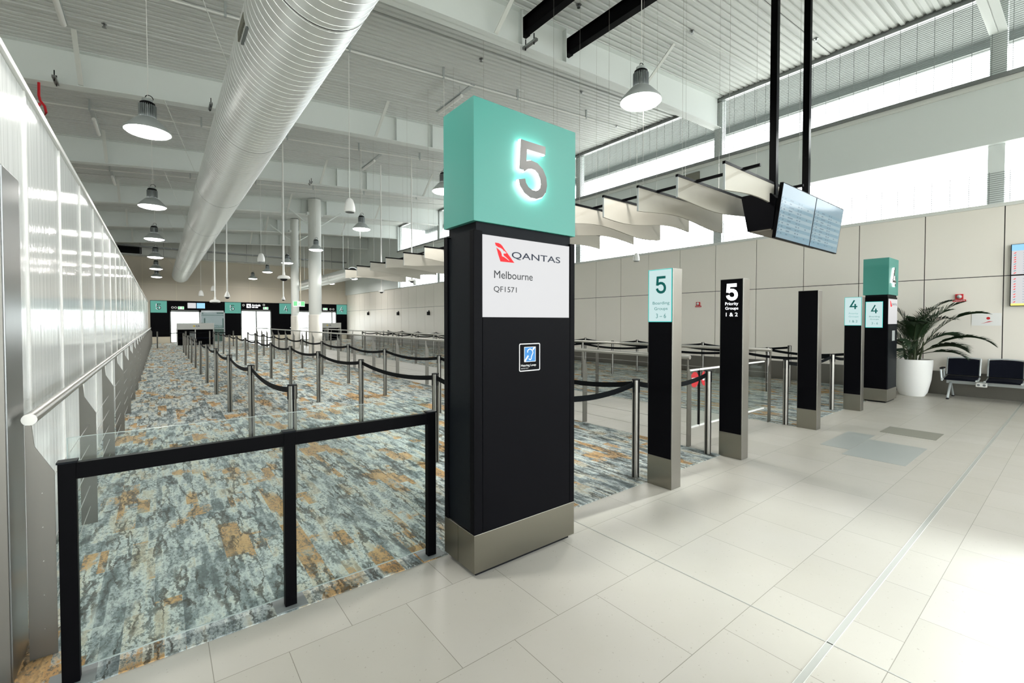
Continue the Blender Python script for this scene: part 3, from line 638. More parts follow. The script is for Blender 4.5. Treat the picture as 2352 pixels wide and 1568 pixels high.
text('lettering', 'Boarding', (3.75, 2.588, 1.733), LEFT, 0.180, 0.036, 'ink_teal_light', s_, 0.0015)
text('lettering', 'Groups', (3.75, 2.570, 1.680), LEFT, 0.143, 0.036, 'ink_teal_light', s_, 0.0015)
text('lettering', '3 – 6', (3.75, 2.551, 1.612), LEFT, 0.108, 0.042, 'ink_teal_light', s_, 0.0015)
o, s_ = pylon(5.20, 2.405, 2.672, 2.070, 'slim steel pylon with black sign reading 5 Priority Groups 1 & 2', 'b')
mb = MB(); digit(mb, FIVE, (5.20, 2.592, 1.828), LEFT, 0.122, 0.182, 0.040, 0.0, 0.003); part('number', mb, 'letter_lit', o)
text('lettering', 'Priority', (5.20, 2.610, 1.757), LEFT, 0.152, 0.046, 'letter_lit', o, 0.0015, 0.012)
text('lettering', 'Groups', (5.20, 2.608, 1.706), LEFT, 0.150, 0.043, 'letter_lit', o, 0.0015, 0.012)
text('lettering', '1 & 2', (5.20, 2.600, 1.638), LEFT, 0.136, 0.044, 'letter_lit', o, 0.0015, 0.012)
pylon(7.50, 2.403, 2.667, 2.033, 'slim steel pylon with a plain black face and no writing', 'c')
o, s_ = pylon(9.70, 2.440, 2.700, 2.012, 'slim steel pylon with lit cyan screen reading 4 Priority Groups 1 & 2', 'd')
mb = MB(); digit(mb, FOUR, (9.70, 2.622, 1.800), LEFT, 0.115, 0.155, 0.022, 0.0, 0.003); part('number', mb, 'ink_teal', s_)
text('lettering', 'Priority', (9.70, 2.632, 1.700), LEFT, 0.135, 0.036, 'pale_ink', s_, 0.0015)
text('lettering', 'Groups', (9.70, 2.634, 1.645), LEFT, 0.142, 0.036, 'pale_ink', s_, 0.0015)
text('lettering', '1 & 2', (9.70, 2.620, 1.562), LEFT, 0.115, 0.042, 'ink_teal_light', s_, 0.0015)

# ================================================================== HANGING TWIN SCREEN
o = thing('hanging_display', 'pair of pale blue flight screens in a dark housing hung on two black poles', 'flight display', (8.0, 2.85, 3.1))
for xx in (6.95, 8.15):
    part('pole', MB().box(xx - 0.045, xx + 0.045, 2.76, 2.85, 3.30, 7.265), 'black_frame', o, bevel=0.004)
    part('pole_channel', MB().box(xx + 0.045, xx + 0.060, 2.77, 2.80, 3.30, 7.2), 'steel_dark', o)
hs = MB(); pr = [(2.735, 2.89), (2.70, 3.30), (2.76, 3.375), (3.166, 3.375), (3.075, 2.885)]
hs.prism(pr, (6.76, 0, 0), UY, UZ, UX, 0.0, 2.47)
part('housing', hs, 'black', o)
part('underside_panel', MB().box(6.80, 7.95, 2.77, 3.05, 2.872, 2.886).box(8.0, 9.2, 2.77, 3.05, 2.872, 2.886), 'underside', o)
tl = Vector((0, 2.60, 3.490)); bl = Vector((0, 2.70, 2.745)); v_ = (tl - bl); hh = v_.length; v_.normalize(); nrm = Vector((0, -v_.z, v_.y))
for i, xa in enumerate((6.76, 7.998)):
    b0 = Vector((xa, bl.y, bl.z)); wd = 1.230
    s_ = part('screen', MB().prism([(0, 0), (wd, 0), (wd, hh), (0, hh)], b0, UX, v_, nrm, -0.045, 0.0), 'black_frame', o)
    pn = part('display_panel', MB().prism([(0.012, 0.014), (wd - 0.012, 0.014), (wd - 0.012, hh - 0.012), (0.012, hh - 0.012)], b0, UX, v_, nrm, 0.0, 0.0015), 'screen_blue', s_)
    rows = MB(); rows2 = MB(); ink = MB()
    for r_ in range(11):
        zz = 0.06 + r_ * 0.047
        (rows if r_ % 2 else rows2).prism([(0.05, zz), (wd - 0.04, zz), (wd - 0.04, zz + 0.045), (0.05, zz + 0.045)], b0, UX, v_, nrm, 0.0016, 0.0022)
        ink.prism([(0.025, zz + 0.012), (0.045, zz + 0.012), (0.060, zz + 0.034), (0.040, zz + 0.034)], b0, UX, v_, nrm, 0.0016, 0.003)
        for x_, w_ in ((0.12, 0.05), (0.30, 0.07 + 0.05 * ((r_ * 7) % 3)), (0.60, 0.06), (0.70, 0.045), (0.95, 0.05 if r_ % 3 == 0 else 0.0)):
            if w_: ink.prism([(x_, zz + 0.014), (x_ + w_, zz + 0.014), (x_ + w_, zz + 0.030), (x_, zz + 0.030)], b0, UX, v_, nrm, 0.0022, 0.0026)
    part('table_row', rows, 'screen_row', s_); part('table_row', rows2, 'screen_row2', s_); part('table_entry', ink, 'screen_ink', s_)

# ================================================================== WAVY CEILING BAFFLES
def baffle(y, ph, amp, lb, slope=0.0):
    o = thing('ceiling_baffle', lb, 'baffle', (6.72, y, 3.4), 'wavy acoustic baffles hung over the corridor')
    n_ = 24; top = 3.52; pts = [(5.5, top)]
    bot = [(5.5 + 2.44 * i / n_, top - 0.30 - amp * math.sin(ph + 2 * math.pi * i / n_ * 0.95) + slope * i / n_) for i in range(n_ + 1)]
    mb = MB()
    for a, b_ in zip(bot[:-1], bot[1:]):
        mb.hexa([(a[0], y - 0.012, a[1]), (b_[0], y - 0.012, b_[1]), (b_[0], y - 0.012, top), (a[0], y - 0.012, top)],
                [(a[0], y + 0.012, a[1]), (b_[0], y + 0.012, b_[1]), (b_[0], y + 0.012, top), (a[0], y + 0.012, top)])
    part('panel', mb, 'baffle', o)
    part('edge_trim', MB().box(5.496, 5.502, y - 0.014, y + 0.014, bot[0][1], top), 'silver_plastic', o)
    part('top_channel', MB().box(5.49, 7.945, y - 0.018, y + 0.018, top, top + 0.034), 'black_frame', o)
    for xx in (5.62, 7.82): part('hanging_wire', MB().tube([(xx, y, top + 0.03), (xx, y, roofz(xx) - 0.002)], 0.0022, 5), 'rail_steel', o)
    return o
near = [(2.79, 2.6, 0.04, 0.02), (3.43, -0.9, 0.035, 0.03), (4.06, 2.2, 0.045, -0.02), (4.705, 0.2, 0.05, 0.05), (5.33, 3.2, 0.05, 0.0), (5.97, 0.8, 0.05, 0.02)]
nm = ['nearest, beside the hanging screens', 'second from the hanging screens', 'third from the hanging screens', 'fourth from the hanging screens', 'fifth from the hanging screens, next to the teal 5 cube', 'hidden behind the teal 5 cube']
for (y, ph, am, sl_), nn in zip(near, nm): baffle(y, ph, am, 'white wavy baffle, ' + nn, sl_)
ys = [6.9, 8.18, 9.46, 10.75, 12.03, 13.31, 14.59, 15.87, 17.15]
nm = ['seventh in the row', 'eighth in the row', 'ninth in the row, left of the sign', 'tenth in the row', 'eleventh in the row, brightly lit', 'twelfth in the row', 'third from the far end', 'second from the far end', 'last at the far end']
for i, (y, nn) in enumerate(zip(ys, nm)): baffle(y, i * 1.9, 0.045, 'white wavy baffle over the corridor, ' + nn)
for xx, lb in ((6.05, 'left'), (7.45, 'right')):
    o = part('support_bar', MB().box(xx - 0.018, xx + 0.018, 2.60, 17.3, 3.556, 3.590), 'black_frame'); tag(o, lb + ' long black bar that the wavy baffles hang from', 'bar', 'black baffle bars')

# ================================================================== SPIRAL DUCTS
def duct(name, lb, xc, zc, Rd, ya, yb, pitch, bands, seg=56):
    o = thing(name, lb, 'duct', (xc, ya, zc))
    n_ = 24; mb = MB(); rings = []
    ysr = [ya + (yb - ya) * i / n_ for i in range(n_ + 1)]
    vs = [(xc + Rd * math.cos(2 * math.pi * j / seg), yy, zc + Rd * math.sin(2 * math.pi * j / seg)) for yy in ysr for j in range(seg)]
    fs = [(i * seg + j, i * seg + (j + 1) % seg, (i + 1) * seg + (j + 1) % seg, (i + 1) * seg + j) for i in range(n_) for j in range(seg)]
    mb.add(vs, fs); part('duct_shell', mb, 'galv', o, smooth=True)
    part('end_cap', MB().prism([(Rd * 0.99 * math.cos(2 * math.pi * j / 40), Rd * 0.99 * math.sin(2 * math.pi * j / 40)) for j in range(40)], (xc, yb, zc), UX, UZ, UY, -0.01, 0.0).prism([(Rd * 0.97 * math.cos(2 * math.pi * j / 40), Rd * 0.97 * math.sin(2 * math.pi * j / 40)) for j in range(40)], (xc, ya + 0.03, zc), UX, UZ, UY, -0.01, 0.0), 'duct_shade' if 'second' in name else 'galv', o)
    st_ = int((yb - ya) / pitch * 40); mb = MB(); vs = []
    for i in range(st_):
        a = 2 * math.pi * i / 40; yy = ya + pitch * i / 40
        for rr, dy in ((Rd - 0.001, -0.005), (Rd + 0.0042, -0.002), (Rd + 0.0042, 0.002), (Rd - 0.001, 0.005)): vs.append((xc + rr * math.cos(a), yy + dy, zc + rr * math.sin(a)))
    mb.add(vs, [(i * 4 + q, i * 4 + q + 1, i * 4 + q + 5, i * 4 + q + 4) for i in range(st_ - 1) for q in range(3)])
    part('spiral_seam', mb, 'galv', o)
    for yy in bands:
        if ya < yy < yb:
            part('joint_band', MB().lathe([(Rd + 0.001, -0.02), (Rd + 0.010, -0.02), (Rd + 0.010, 0.02), (Rd + 0.001, 0.02)], seg=48), 'galv', o).matrix_local = Matrix.Translation((0, yy - ya, 0)) @ Matrix.Rotation(R(90), 4, 'X')
            part('joint_gap', MB().lathe([(Rd + 0.009, -0.003), (Rd + 0.0115, -0.003), (Rd + 0.0115, 0.003), (Rd + 0.009, 0.003)], seg=48), 'rubber', o).matrix_local = Matrix.Translation((0, yy - ya, 0)) @ Matrix.Rotation(R(90), 4, 'X')
    return o
XD, ZD, RD = 1.25, 4.886, 0.50
_pj = part
def part(name, mb, mats, parent=None, smooth=False, bevel=0.0, label=None, local=False):
    if local:
        off = world_loc(parent); mb.v = [(x + off.x, y + off.y, z + off.z) for x, y, z in mb.v]
    return _pj(name, mb, mats, parent, smooth, bevel, label)
def ring(xc, zc, yy, r0, r1, hw, seg=48):
    mb = MB(); vs = []
    for j in range(seg):
        a = 2 * math.pi * j / seg
        for r, d in ((r0, -hw), (r1, -hw), (r1, hw), (r0, hw)): vs.append((xc + r * math.cos(a), yy + d, zc + r * math.sin(a)))
    return mb.add(vs, [(j * 4 + q, j * 4 + q + 1, ((j + 1) % seg) * 4 + q + 1, ((j + 1) % seg) * 4 + q) for j in range(seg) for q in range(3)])
def duct2(name, lb, xc, zc, Rd, ya, yb, pitch, bands):
    o = duct(name, lb, xc, zc, Rd, ya, yb, pitch, [])
    for yy in bands:
        b_ = part('joint_band', ring(xc, zc, yy, Rd, Rd + 0.004, 0.015), 'galv', o)
        part('joint_gap', ring(xc, zc, yy, Rd + 0.003, Rd + 0.0055, 0.004), 'rubber', b_)
    return o
o = duct2('air_duct', 'huge spiral wound silver air duct running the length of the hall', XD, ZD, RD, -6.0, 40.4, 0.128, [4.55, 8.6, 13.2, 17.9, 22.5, 27.2, 31.9])
# side outlet with its damper slot
for zz, y_a, y_b in ((5.08, 5.60, 6.02),):
    part('side_outlet', MB().box(XD - 0.505, XD - 0.47, y_a, y_b, ZD - 0.12, ZD - 0.01), 'grille_dark', o, label='grey side air outlet')
    part('damper_slot', MB().box(XD - 0.487, XD - 0.45, y_a - 0.05, y_b - 0.1, ZD - 0.195, ZD - 0.175), 'grey_plastic', o)
for yb in ROOF_Y[2:]:
    for s_ in (-1, 1):
        x2 = XD + s_ * 1.1
        part('stay_wire', MB().tube([(XD + s_ * 0.50, yb, ZD + 0.05), (x2, yb - 0.14, beambot(x2))], 0.006, 5), 'white_paint', o)
    part('hanger', MB().box(XD - 0.03, XD + 0.03, yb - 0.17, yb - 0.14, ZD + RD, beambot(XD) + 0.05), 'galv', o)
o = duct2('air_duct', 'smaller silver duct under the far roof, right of the round columns', 8.55, 4.28, 0.33, 25.4, 38.5, 0.128, [29.0, 33.5])
part('duct_opening', ring(8.55, 4.28, 25.39, 0.30, 0.34, 0.02), 'galv', o)
part('opening_shade', MB().prism([(0.3 * math.cos(2 * math.pi * j / 32), 0.3 * math.sin(2 * math.pi * j / 32)) for j in range(32)], (8.55, 25.385, 4.28), UX, UZ, UY, -0.01, 0.0), 'duct_shade', o)  # near-black disc stands in for the shade inside the open end
for yy in (27.0, 31.0, 36.0): part('hanger', MB().box(8.54, 8.56, yy - 0.02, yy + 0.02, 4.6, roofz(8.55) - 0.02), 'galv', o)

# ================================================================== HIGH BAY LAMPS
def lamp_proto():
    o = thing('high_bay_lamp', 'x', 'ceiling lamp', (0, 0, 0), 'round high bay pendant lamps')
    hsk = MB().lathe([(0, 0.22), (0.085, 0.22), (0.085, 0.20), (0, 0.20)], seg=24)
    n_ = 28
    for i in range(n_):
        a = 2 * math.pi * i / n_; c, s = math.cos(a), math.sin(a); p_ = Vector((c, s, 0)); q_ = Vector((-s, c, 0)) * 0.004
        A = [p_ * 0.07 - q_, p_ * 0.112 - q_, p_ * 0.112 + q_, p_ * 0.07 + q_]
        hsk.hexa([(v.x, v.y, 0.215) for v in A], [(v.x, v.y, 0.41) for v in A])
    hsk.lathe([(0.0, 0.40), (0.08, 0.40), (0.08, 0.21), (0, 0.21)], seg=20)
    part('heat_sink', hsk, 'sink_grey', o)
    part('driver_cap', MB().lathe([(0, 0.41), (0.095, 0.41), (0.095, 0.445), (0.07, 0.46), (0, 0.46)], seg=24), 'rubber', o)
    part('top_box', MB().lathe([(0, 0.46), (0.075, 0.46), (0.07, 0.50), (0.0, 0.505)], seg=20), 'silver_plastic', o, smooth=True)
    part('reflector_shade', MB().lathe([(0.115, 0.215), (0.15, 0.19), (0.22, 0.115), (0.29, 0.035), (0.30, 0.0), (0.292, 0.0), (0.282, 0.03), (0.21, 0.105), (0.14, 0.18)], seg=40), 'silver_plastic', o, smooth=True)
    part('lens', MB().lathe([(0.288, 0.008), (0.27, -0.018), (0.20, -0.04), (0.10, -0.05), (0.0, -0.052)], seg=36), 'lens', o, smooth=True)
    part('cable_loop', MB().tube([(0.02 + 0.05 * math.cos(a * R(30)), 0.0, 0.52 + 0.05 * math.sin(a * R(30))) for a in range(0, 13)], 0.006, 6), 'rubber', o)
    return o
LAMP = lamp_proto(); lamp_n = [0]
def lamp(x, y, z, lb):
    if lamp_n[0] == 0: o = LAMP; o.location = (x, y, z); o['label'] = lb
    else: o = dup(LAMP0[0], (x, y, z), 0, lb)
    if lamp_n[0] == 0:
        # keep a list of the shared parts for the copies
        pass
    lamp_n[0] += 1
    return o
LAMP0 = [LAMP]
specs = []
for k_ in range(-1, 6): specs.append((-0.10, 9.0 + 5.75 * k_, 4.50, 'row above the left carpet', k_))
for k_ in range(-1, 7): specs.append((5.61, 4.1 + 5.8 * k_, 4.80, 'row above the corridor', k_))
for k_, yy in enumerate((32.8, 38.2)): specs.append((11.1, yy, 4.66, 'far pair near the panelled wall', k_))
nL = {-1: 'outside the picture in the', 0: 'largest and nearest lit dish of the', 1: 'second lit dish of the', 2: 'third lit dish of the', 3: 'fourth lit dish of the', 4: 'fifth lit dish of the', 5: 'sixth lit dish of the', 6: 'last small lit dish of the'}
made = []
OUT = ['left hall, middle one', 'left hall, furthest up', 'left hall, nearest the back', 'floor right of the camera', 'floor left behind the camera', 'floor right behind the camera']
for i, (x, y, z, rw, k_) in enumerate(specs):
    lb = 'round lamp, %s %s' % (nL[k_], rw)
    if i == 0: o = LAMP; o.location = (x, y, z); o['label'] = lb
    else: o = dup(LAMP, (x, y, z), 0, lb)
    made.append((o, x, y, z))
for x, y, z in ((-5.5, 10, 4.2), (-5.5, 24, 4.2), (-5.5, 0, 4.2), (11.3, -2.5, 5.4), (3.2, -5.0, 5.2), (6.5, -6.0, 5.2)):  # unseen extra lamps, added to even out the light in the hall
    o = dup(LAMP, (x, y, z), 0, 'added fill lamp outside the picture over the %s' % OUT.pop(0)); made.append((o, x, y, z))
ld = bpy.data.lights.new('lamp_light', 'AREA'); ld.shape = 'DISK'; ld.size = 0.55; ld.energy = LAMP_W; ld.color = (1.0, 0.97, 0.925)
CORD = {}
for o, x, y, z in made:
    if o.name != LAMP.name or True:
        c = part('cord', MB().tube([(x, y, z + 0.50), (x + 0.01, y, z + 0.9), (x, y, roofz(x) - 0.002)], 0.006, 6), 'plastic_white', o)
    lt = bpy.data.objects.new('lamp_light', ld); COL.objects.link(lt); lt.parent = o; lt.location = (0, 0, -0.07)

# ================================================================== PENDANT SPEAKERS, CAMERAS, BATTENS, CONDUITS
def speaker(x, y, z, s, lb):
    o = thing('pendant_speaker', lb, 'speaker', (x, y, z), 'white bell shaped pendant speakers')
    part('housing', MB().lathe([(0, 0), (0.42 * s, 0), (0.5 * s, 0.10 * s), (0.48 * s, 0.45 * s), (0.40 * s, 0.85 * s), (0.28 * s, 1.15 * s), (0.10 * s, 1.28 * s), (0, 1.3 * s)], (x, y, z), 28), 'plastic_white', o, smooth=True)
    part('grille', MB().lathe([(0, -0.008), (0.40 * s, -0.008), (0.40 * s, 0.002), (0, 0.002)], (x, y, z), 24), 'grey_plastic', o)
    part('cord', MB().tube([(x, y, z + 1.28 * s), (x, y, roofz(x) - 0.002)], 0.006, 6), 'plastic_white', o)
speaker(3.3, 9.95, 3.96, 0.235, 'white bell shaped speaker on a cord, largest one, between duct and teal cube')
speaker(3.3, 20.8, 4.0, 0.28, 'white bell shaped speaker on a cord right of the duct end')
speaker(2.65, 33.3, 3.45, 0.26, 'small white bell speaker before the beige wall, right of two')
speaker(1.80, 29.5, 2.95, 0.24, 'small white bell speaker before the beige wall, left of two')
speaker(12.0, 8.9, 3.50, 0.20, 'white bell speaker hanging before the panelled wall right of the gate 5 sign')
speaker(11.9, 24.5, 3.75, 0.24, 'white bell speaker hanging near the far end of the panelled wall')
def camera(x, y, z, s, lb, kind=0):
    o = thing('ceiling_camera', lb, 'camera', (x, y, z), 'dome cameras on white drop poles')
    part('drop_pole', MB().tube([(x, y, z + 0.45 * s), (x, y, roofz(x) - 0.002)], 0.024, 10), 'plastic_white', o, smooth=True)
    pr = [(0, 0), (0.5 * s, 0), (0.52 * s, 0.12 * s), (0.40 * s, 0.26 * s), (0.12 * s, 0.34 * s), (0.09 * s, 0.6 * s), (0, 0.6 * s)] if kind == 0 else [(0, 0), (0.30 * s, 0.0), (0.34 * s, 0.10 * s), (0.2 * s, 0.5 * s), (0.06 * s, 0.8 * s), (0, 0.8 * s)]
    part('housing', MB().lathe(pr, (x, y, z), 24), 'plastic_white', o, smooth=True)
    part('dome', MB().lathe([(0.30 * s if kind == 0 else 0.24 * s, 0.0), (0.26 * s if kind == 0 else 0.2 * s, -0.10 * s), (0.14 * s, -0.17 * s), (0, -0.19 * s)], (x, y, z), 20), 'rubber', o, smooth=True)
    return o
camera(3.3, 16.6, 3.00, 0.38, 'white dome camera on a drop pole left of the round columns')
camera(2.05, 20.2, 2.50, 0.30, 'pear shaped white camera on a long pole above the second far sign 5', 1)
camera(1.79, 21.8, 2.35, 0.36, 'flat white multi lens camera on a pole before the far left doorway')
camera(3.95, 20.0, 2.45, 0.20, 'thin drop pole with tiny camera before the far sign 4', 1)
camera(7.6, 15.9, 3.10, 0.26, 'small dark dome camera on a pole below the far wavy baffles')
camera(7.0, 17.4, 2.75, 0.24, 'small flat camera on a thin pole below the last baffle')
def batten(x, y, z, lb):
    o = thing('batten_light', lb, 'light', (x, y, z), 'unlit tubular batten lights under the roof')
    part('tube', MB().tube([(x, y + 0.1, z), (x, y + 1.32, z)], 0.045, 12), 'plastic_white', o, smooth=True)
    part('tray', MB().box(x - 0.05, x + 0.05, y - 0.45, y + 1.4, z + 0.045, z + 0.075), 'silver_plastic', o)
    for yy in (y + 0.2, y + 1.2): part('hanger', MB().tube([(x, yy, z + 0.07), (x, yy, roofz(x))], 0.005, 5), 'silver_plastic', o)
batten(6.25, 10.0, 7.43, 'long white tube light under the roof, just left of the teal cube')
batten(6.25, 16.0, 7.43, 'long white tube light under the roof, further up the hall from the cube')
batten(-1.27, 9.95, 6.84, 'long white tube light at the top left corner of the picture')
batten(-1.27, 15.9, 6.83, 'long white tube light above the glossy wall, left of the nearest lamp')
batten(-1.27, 21.8, 6.83, 'long white tube light above the glossy wall, furthest of three')
for i, (yy, lb) in enumerate(((9.6, 'nearest'), (15.4, 'middle'), (21.2, 'furthest'))):
    mb = MB().tube([(-4.0, yy, roofz(-4) - 0.24), (10.8, yy, roofz(10.8) - 0.24)], 0.018, 8)
    o = thing('conduit', lb + ' thin white conduit pipe crossing under the roof sheet', 'pipe', (3.4, yy, 7.2), 'conduits under the roof')
    part('pipe', mb, 'plastic_white', o)
    for xx in (-1.3, 1.0, 3.2, 5.43, 7.7, 10.4): part('clip', MB().box(xx - 0.02, xx + 0.02, yy - 0.025, yy + 0.025, roofz(xx) - 0.27, roofz(xx)), 'silver_plastic', o)
for i, (x, y) in enumerate(((-0.74, 11.45), (5.98, 8.81), (8.27, 7.8), (9.33, 8.79), (9.31, 5.47), (12.2, 4.03), (12.3, 9.97), (6.5, 6.2))):
    o = part('sprinkler_head', MB().lathe([(0, 0.0), (0.05, 0.0), (0.05, -0.012), (0.015, -0.02), (0.012, -0.05), (0.035, -0.055), (0.035, -0.06), (0, -0.06)], (x, y, roofz(x) - 0.01), 14), 'steel_dark')
    tag(o, ['small sprinkler head under the roof above the nearest left lamp', 'small sprinkler head under the roof above the teal cube', 'small sprinkler head right of the cube top, upper of two', 'small sprinkler head right of the cube top, lower of two', 'small sprinkler head between the black joist and the right hand lamp cord', 'small sprinkler head right of the hanging poles under the roof', 'small sprinkler head near the window mesh beyond the lamp', 'dark sprinkler head between the two black joists'][i], 'sprinkler', 'sprinkler heads')
# cable clamps and wires on the second roof beam
for x, y, lb in ((-1.55, 12.7, 'left of the nearest lamp cord'), (1.0, 12.7, 'just left of the air duct'), (4.6, 18.4, 'right of the duct on the third beam'), (5.7, 6.8, 'under the beam above the teal cube')):
    z = beambot(x)
    o = thing('beam_clamp', 'small dark strut clamp with threaded rods ' + lb, 'clamp', (x, y, z), 'dark clamps on the roof beams')
    part('strut', MB().box(x - 0.03, x + 0.03, y - 0.28, y + 0.12, z - 0.05, z - 0.005), 'steel_dark', o)
    for dy in (-0.2, 0.05): part('rod', MB().box(x - 0.008, x + 0.008, y + dy - 0.008, y + dy + 0.008, z - 0.09, z + 0.12), 'rubber', o)
# red hose hanging at the left wall
rp = [(-1.82, 12.9, beambot(-1.8)), (-1.82, 12.88, 6.05), (-1.80, 12.86, 5.95), (-1.74, 12.86, 5.86), (-1.72, 12.86, 5.74), (-1.76, 12.86, 5.62), (-1.83, 12.86, 5.6), (-1.86, 12.86, 5.75), (-1.80, 12.86, 5.9)]
o = part('cable_coil', MB().tube(rp, 0.022, 8), 'red', smooth=True); tag(o, 'coil of red cable hanging above the glossy wall top at far left', 'cable')

# ================================================================== FAR END OF THE HALL
def far_sign(which, x0, x1, dx, lb):
    o = thing('gate_number_panel', lb, 'sign', ((x0 + x1) / 2, YF - 0.06, 2.65), 'teal gate number panels on the far wall')
    part('panel', MB().box(x0, x1, YF - 0.09, YF - 0.041, 2.22, 3.07), 'green_lit', o)
    mb = MB(); digit(mb, which, (dx, YF - 0.09, 2.43), FRONT, 0.28, 0.44, 0.050, 0.012, 0.02); d_ = part('number', mb, 'number_dark', o)
    mb = MB(); digit(mb, which, (dx - 0.022, YF - 0.09, 2.43), FRONT, 0.28, 0.44, 0.045, 0.002, 0.011); part('halo_light', mb, 'letter_lit', d_)
far_sign(FIVE, -0.48, 0.45, -0.16, 'teal panel with number 5 at the left end of the far wall')
far_sign(FIVE, 4.03, 5.10, 4.38, 'teal panel with number 5 between the two far left doorways')
far_sign(FOUR, 7.86, 8.90, 8.22, 'teal panel with number 4 left of the round columns')
far_sign(FOUR, 12.48, 13.36, 12.78, 'teal panel with number 4 at the right end of the far wall')
def exit_sign(x, y, z, wd, ht, lb, rods=None):
    o = thing('exit_sign', lb, 'exit sign', (x, y, z), 'green exit signs')
    part('case', MB().box(x - wd / 2, x + wd / 2, y - 0.03, y + 0.03, z, z + ht), 'exit_white', o)
    part('green_panel', MB().box(x - wd / 2 + 0.01, x - wd * 0.16, y - 0.034, y - 0.03, z + 0.03, z + ht - 0.01).box(x + wd * 0.16, x + wd / 2 - 0.01, y - 0.034, y - 0.03, z + 0.03, z + ht - 0.01), 'exit_green', o)
    mb = MB().stroke([(x - 0.04, z + 0.05), (x, z + ht * 0.45), (x + 0.05, z + 0.06)], 0.025, (0, y - 0.034, 0), *FRONT, 0, 0.003).stroke([(x, z + ht * 0.45), (x + 0.01, z + ht * 0.75)], 0.04, (0, y - 0.034, 0), *FRONT, 0, 0.003)
    part('running_figure', mb, 'exit_green', o)
    if rods: part('rod', MB().tube([(x + 0.1, y, z + ht), (x + 0.1, y, roofz(x))], 0.02, 8), 'cream', o)
exit_sign(6.48, 28.6, 2.46, 0.62, 0.30, 'green and white exit sign hanging on a rod in front of the round columns', True)
exit_sign(1.28, YF - 0.08, 2.48, 0.36, 0.20, 'small exit sign above the far left doorway')
exit_sign(6.85, YF - 0.08, 2.56, 0.36, 0.19, 'small exit sign above the arrivals doorway')
exit_sign(11.5, YF - 0.08, 2.57, 0.36, 0.19, 'small exit sign above the far right doorway')
for x, z, lb in ((0.78, 2.60, 'left lens of the pair above the far left doorway'), (0.96, 2.60, 'right lens of the pair above the far left doorway'), (5.28, 2.87, 'lens above the arrivals doorway, left end'), (6.72, 2.92, 'lens above the arrivals doorway, right end'), (11.95, 2.66, 'left lens of the pair above the far right doorway'), (12.2, 2.66, 'right lens of the pair above the far right doorway')):
    o = thing('spot_fitting', 'round white ' + lb, 'light', (x, YF - 0.05, z), 'round white fittings above the doorways')
    part('rim', ring(x, z, YF - 0.06, 0.045, 0.085, 0.02, 20), 'letter_white', o); part('centre', MB().prism([(0.05 * math.cos(a * R(30)), 0.05 * math.sin(a * R(30))) for a in range(12)], (x, YF - 0.05, z), UX, UZ, -UY, 0, 0.012), 'rubber', o)
for x0, x1, mt, lb in ((1.66, 2.20, 'screen_white', 'white left monitor above the far left doorway'), (2.22, 2.76, 'screen_head', 'pale blue right monitor above the far left doorway'), (10.3, 11.05, 'screen_white', 'white monitor above the far right doorway beside the thick column')):
    o = thing('monitor', lb, 'monitor', ((x0 + x1) / 2, YF - 0.1, 2.65), 'monitors above the far doorways')
    part('case', MB().box(x0, x1, YF - 0.12, YF - 0.04, 2.55, 2.98), 'black_frame', o); part('display_panel', MB().box(x0 + 0.015, x1 - 0.015, YF - 0.124, YF - 0.12, 2.565, 2.965), mt, o)
o = thing('arrivals_sign', 'white arrivals lettering with plane symbol on the black far wall', 'sign', (6.0, YF - 0.05, 2.85))
part('symbol_tile', MB().box(5.50, 5.80, YF - 0.05, YF - 0.04, 2.66, 2.98), 'letter_lit', o)
part('plane_symbol', MB().prism([(5.54, 2.90), (5.62, 2.84), (5.66, 2.93), (5.69, 2.92), (5.68, 2.80), (5.77, 2.73), (5.75, 2.70), (5.65, 2.75), (5.58, 2.80)], (0, YF - 0.05, 0), *FRONT, 0.0, 0.004), 'black', o)
text('lettering', 'Arrivals', (5.86, YF - 0.05, 2.80), FRONT, 0.62, 0.17, 'letter_lit', o, 0.01, 0.03)
text('lettering', '到达 到着', (5.87, YF - 0.05, 2.66), FRONT, 0.46, 0.11, 'letter_lit', o, 0.01, 0.01) if False else part('second_line', MB().box(5.87, 6.05, YF - 0.05, YF - 0.045, 2.67, 2.76).box(6.10, 6.30, YF - 0.05, YF - 0.045, 2.67, 2.76), 'letter_lit', o)
# boarding counters
def counter(x0, y, lb, full=True):
    o = thing('boarding_counter', lb, 'counter', (x0 + 1.0, y, 0), 'grey boarding counters before the far doorways')
    part('worktop', MB().box(x0, x0 + 2.05, y, y + 0.6, 1.08, 1.12), 'kiosk', o); part('front_screen', MB().box(x0, x0 + 2.05, y - 0.03, y, 1.05, 1.47), 'kiosk', o)
    for xx in (x0, x0 + 0.98, x0 + 2.0): part('side_panel', MB().box(xx, xx + 0.05, y - 0.02, y + 0.6, 0, 1.08), 'kiosk', o)
    part('shelf', MB().box(x0 + 0.05, x0 + 2.0, y + 0.1, y + 0.55, 0.42, 0.50), 'navy_fabric', o); part('back_board', MB().box(x0 + 0.05, x0 + 2.0, y + 0.55, y + 0.58, 0.0, 1.08), 'black', o)
    part('drawer_box', MB().box(x0 + 0.7, x0 + 0.97, y + 0.02, y + 0.5, 0.1, 0.9), 'grey_plastic', o)
    part('logo', MB().prism([(x0 + 0.86, 1.27), (x0 + 0.94, 1.33), (x0 + 1.02, 1.27), (x0 + 0.94, 1.21)], (0, y - 0.03, 0), *FRONT, 0, 0.004), 'yellow', o, label='small yellow and blue logo')
    text('lettering', 'CA', (x0 + 1.03, y - 0.03, 1.22), FRONT, 0.22, 0.11, 'ink_navy', o, 0.004, 0.02)
counter(0.88, 36.6, 'grey boarding counter with small logo before the far left doorway'); counter(9.95, 38.6, 'grey boarding counter behind the thick column, far right doorway')
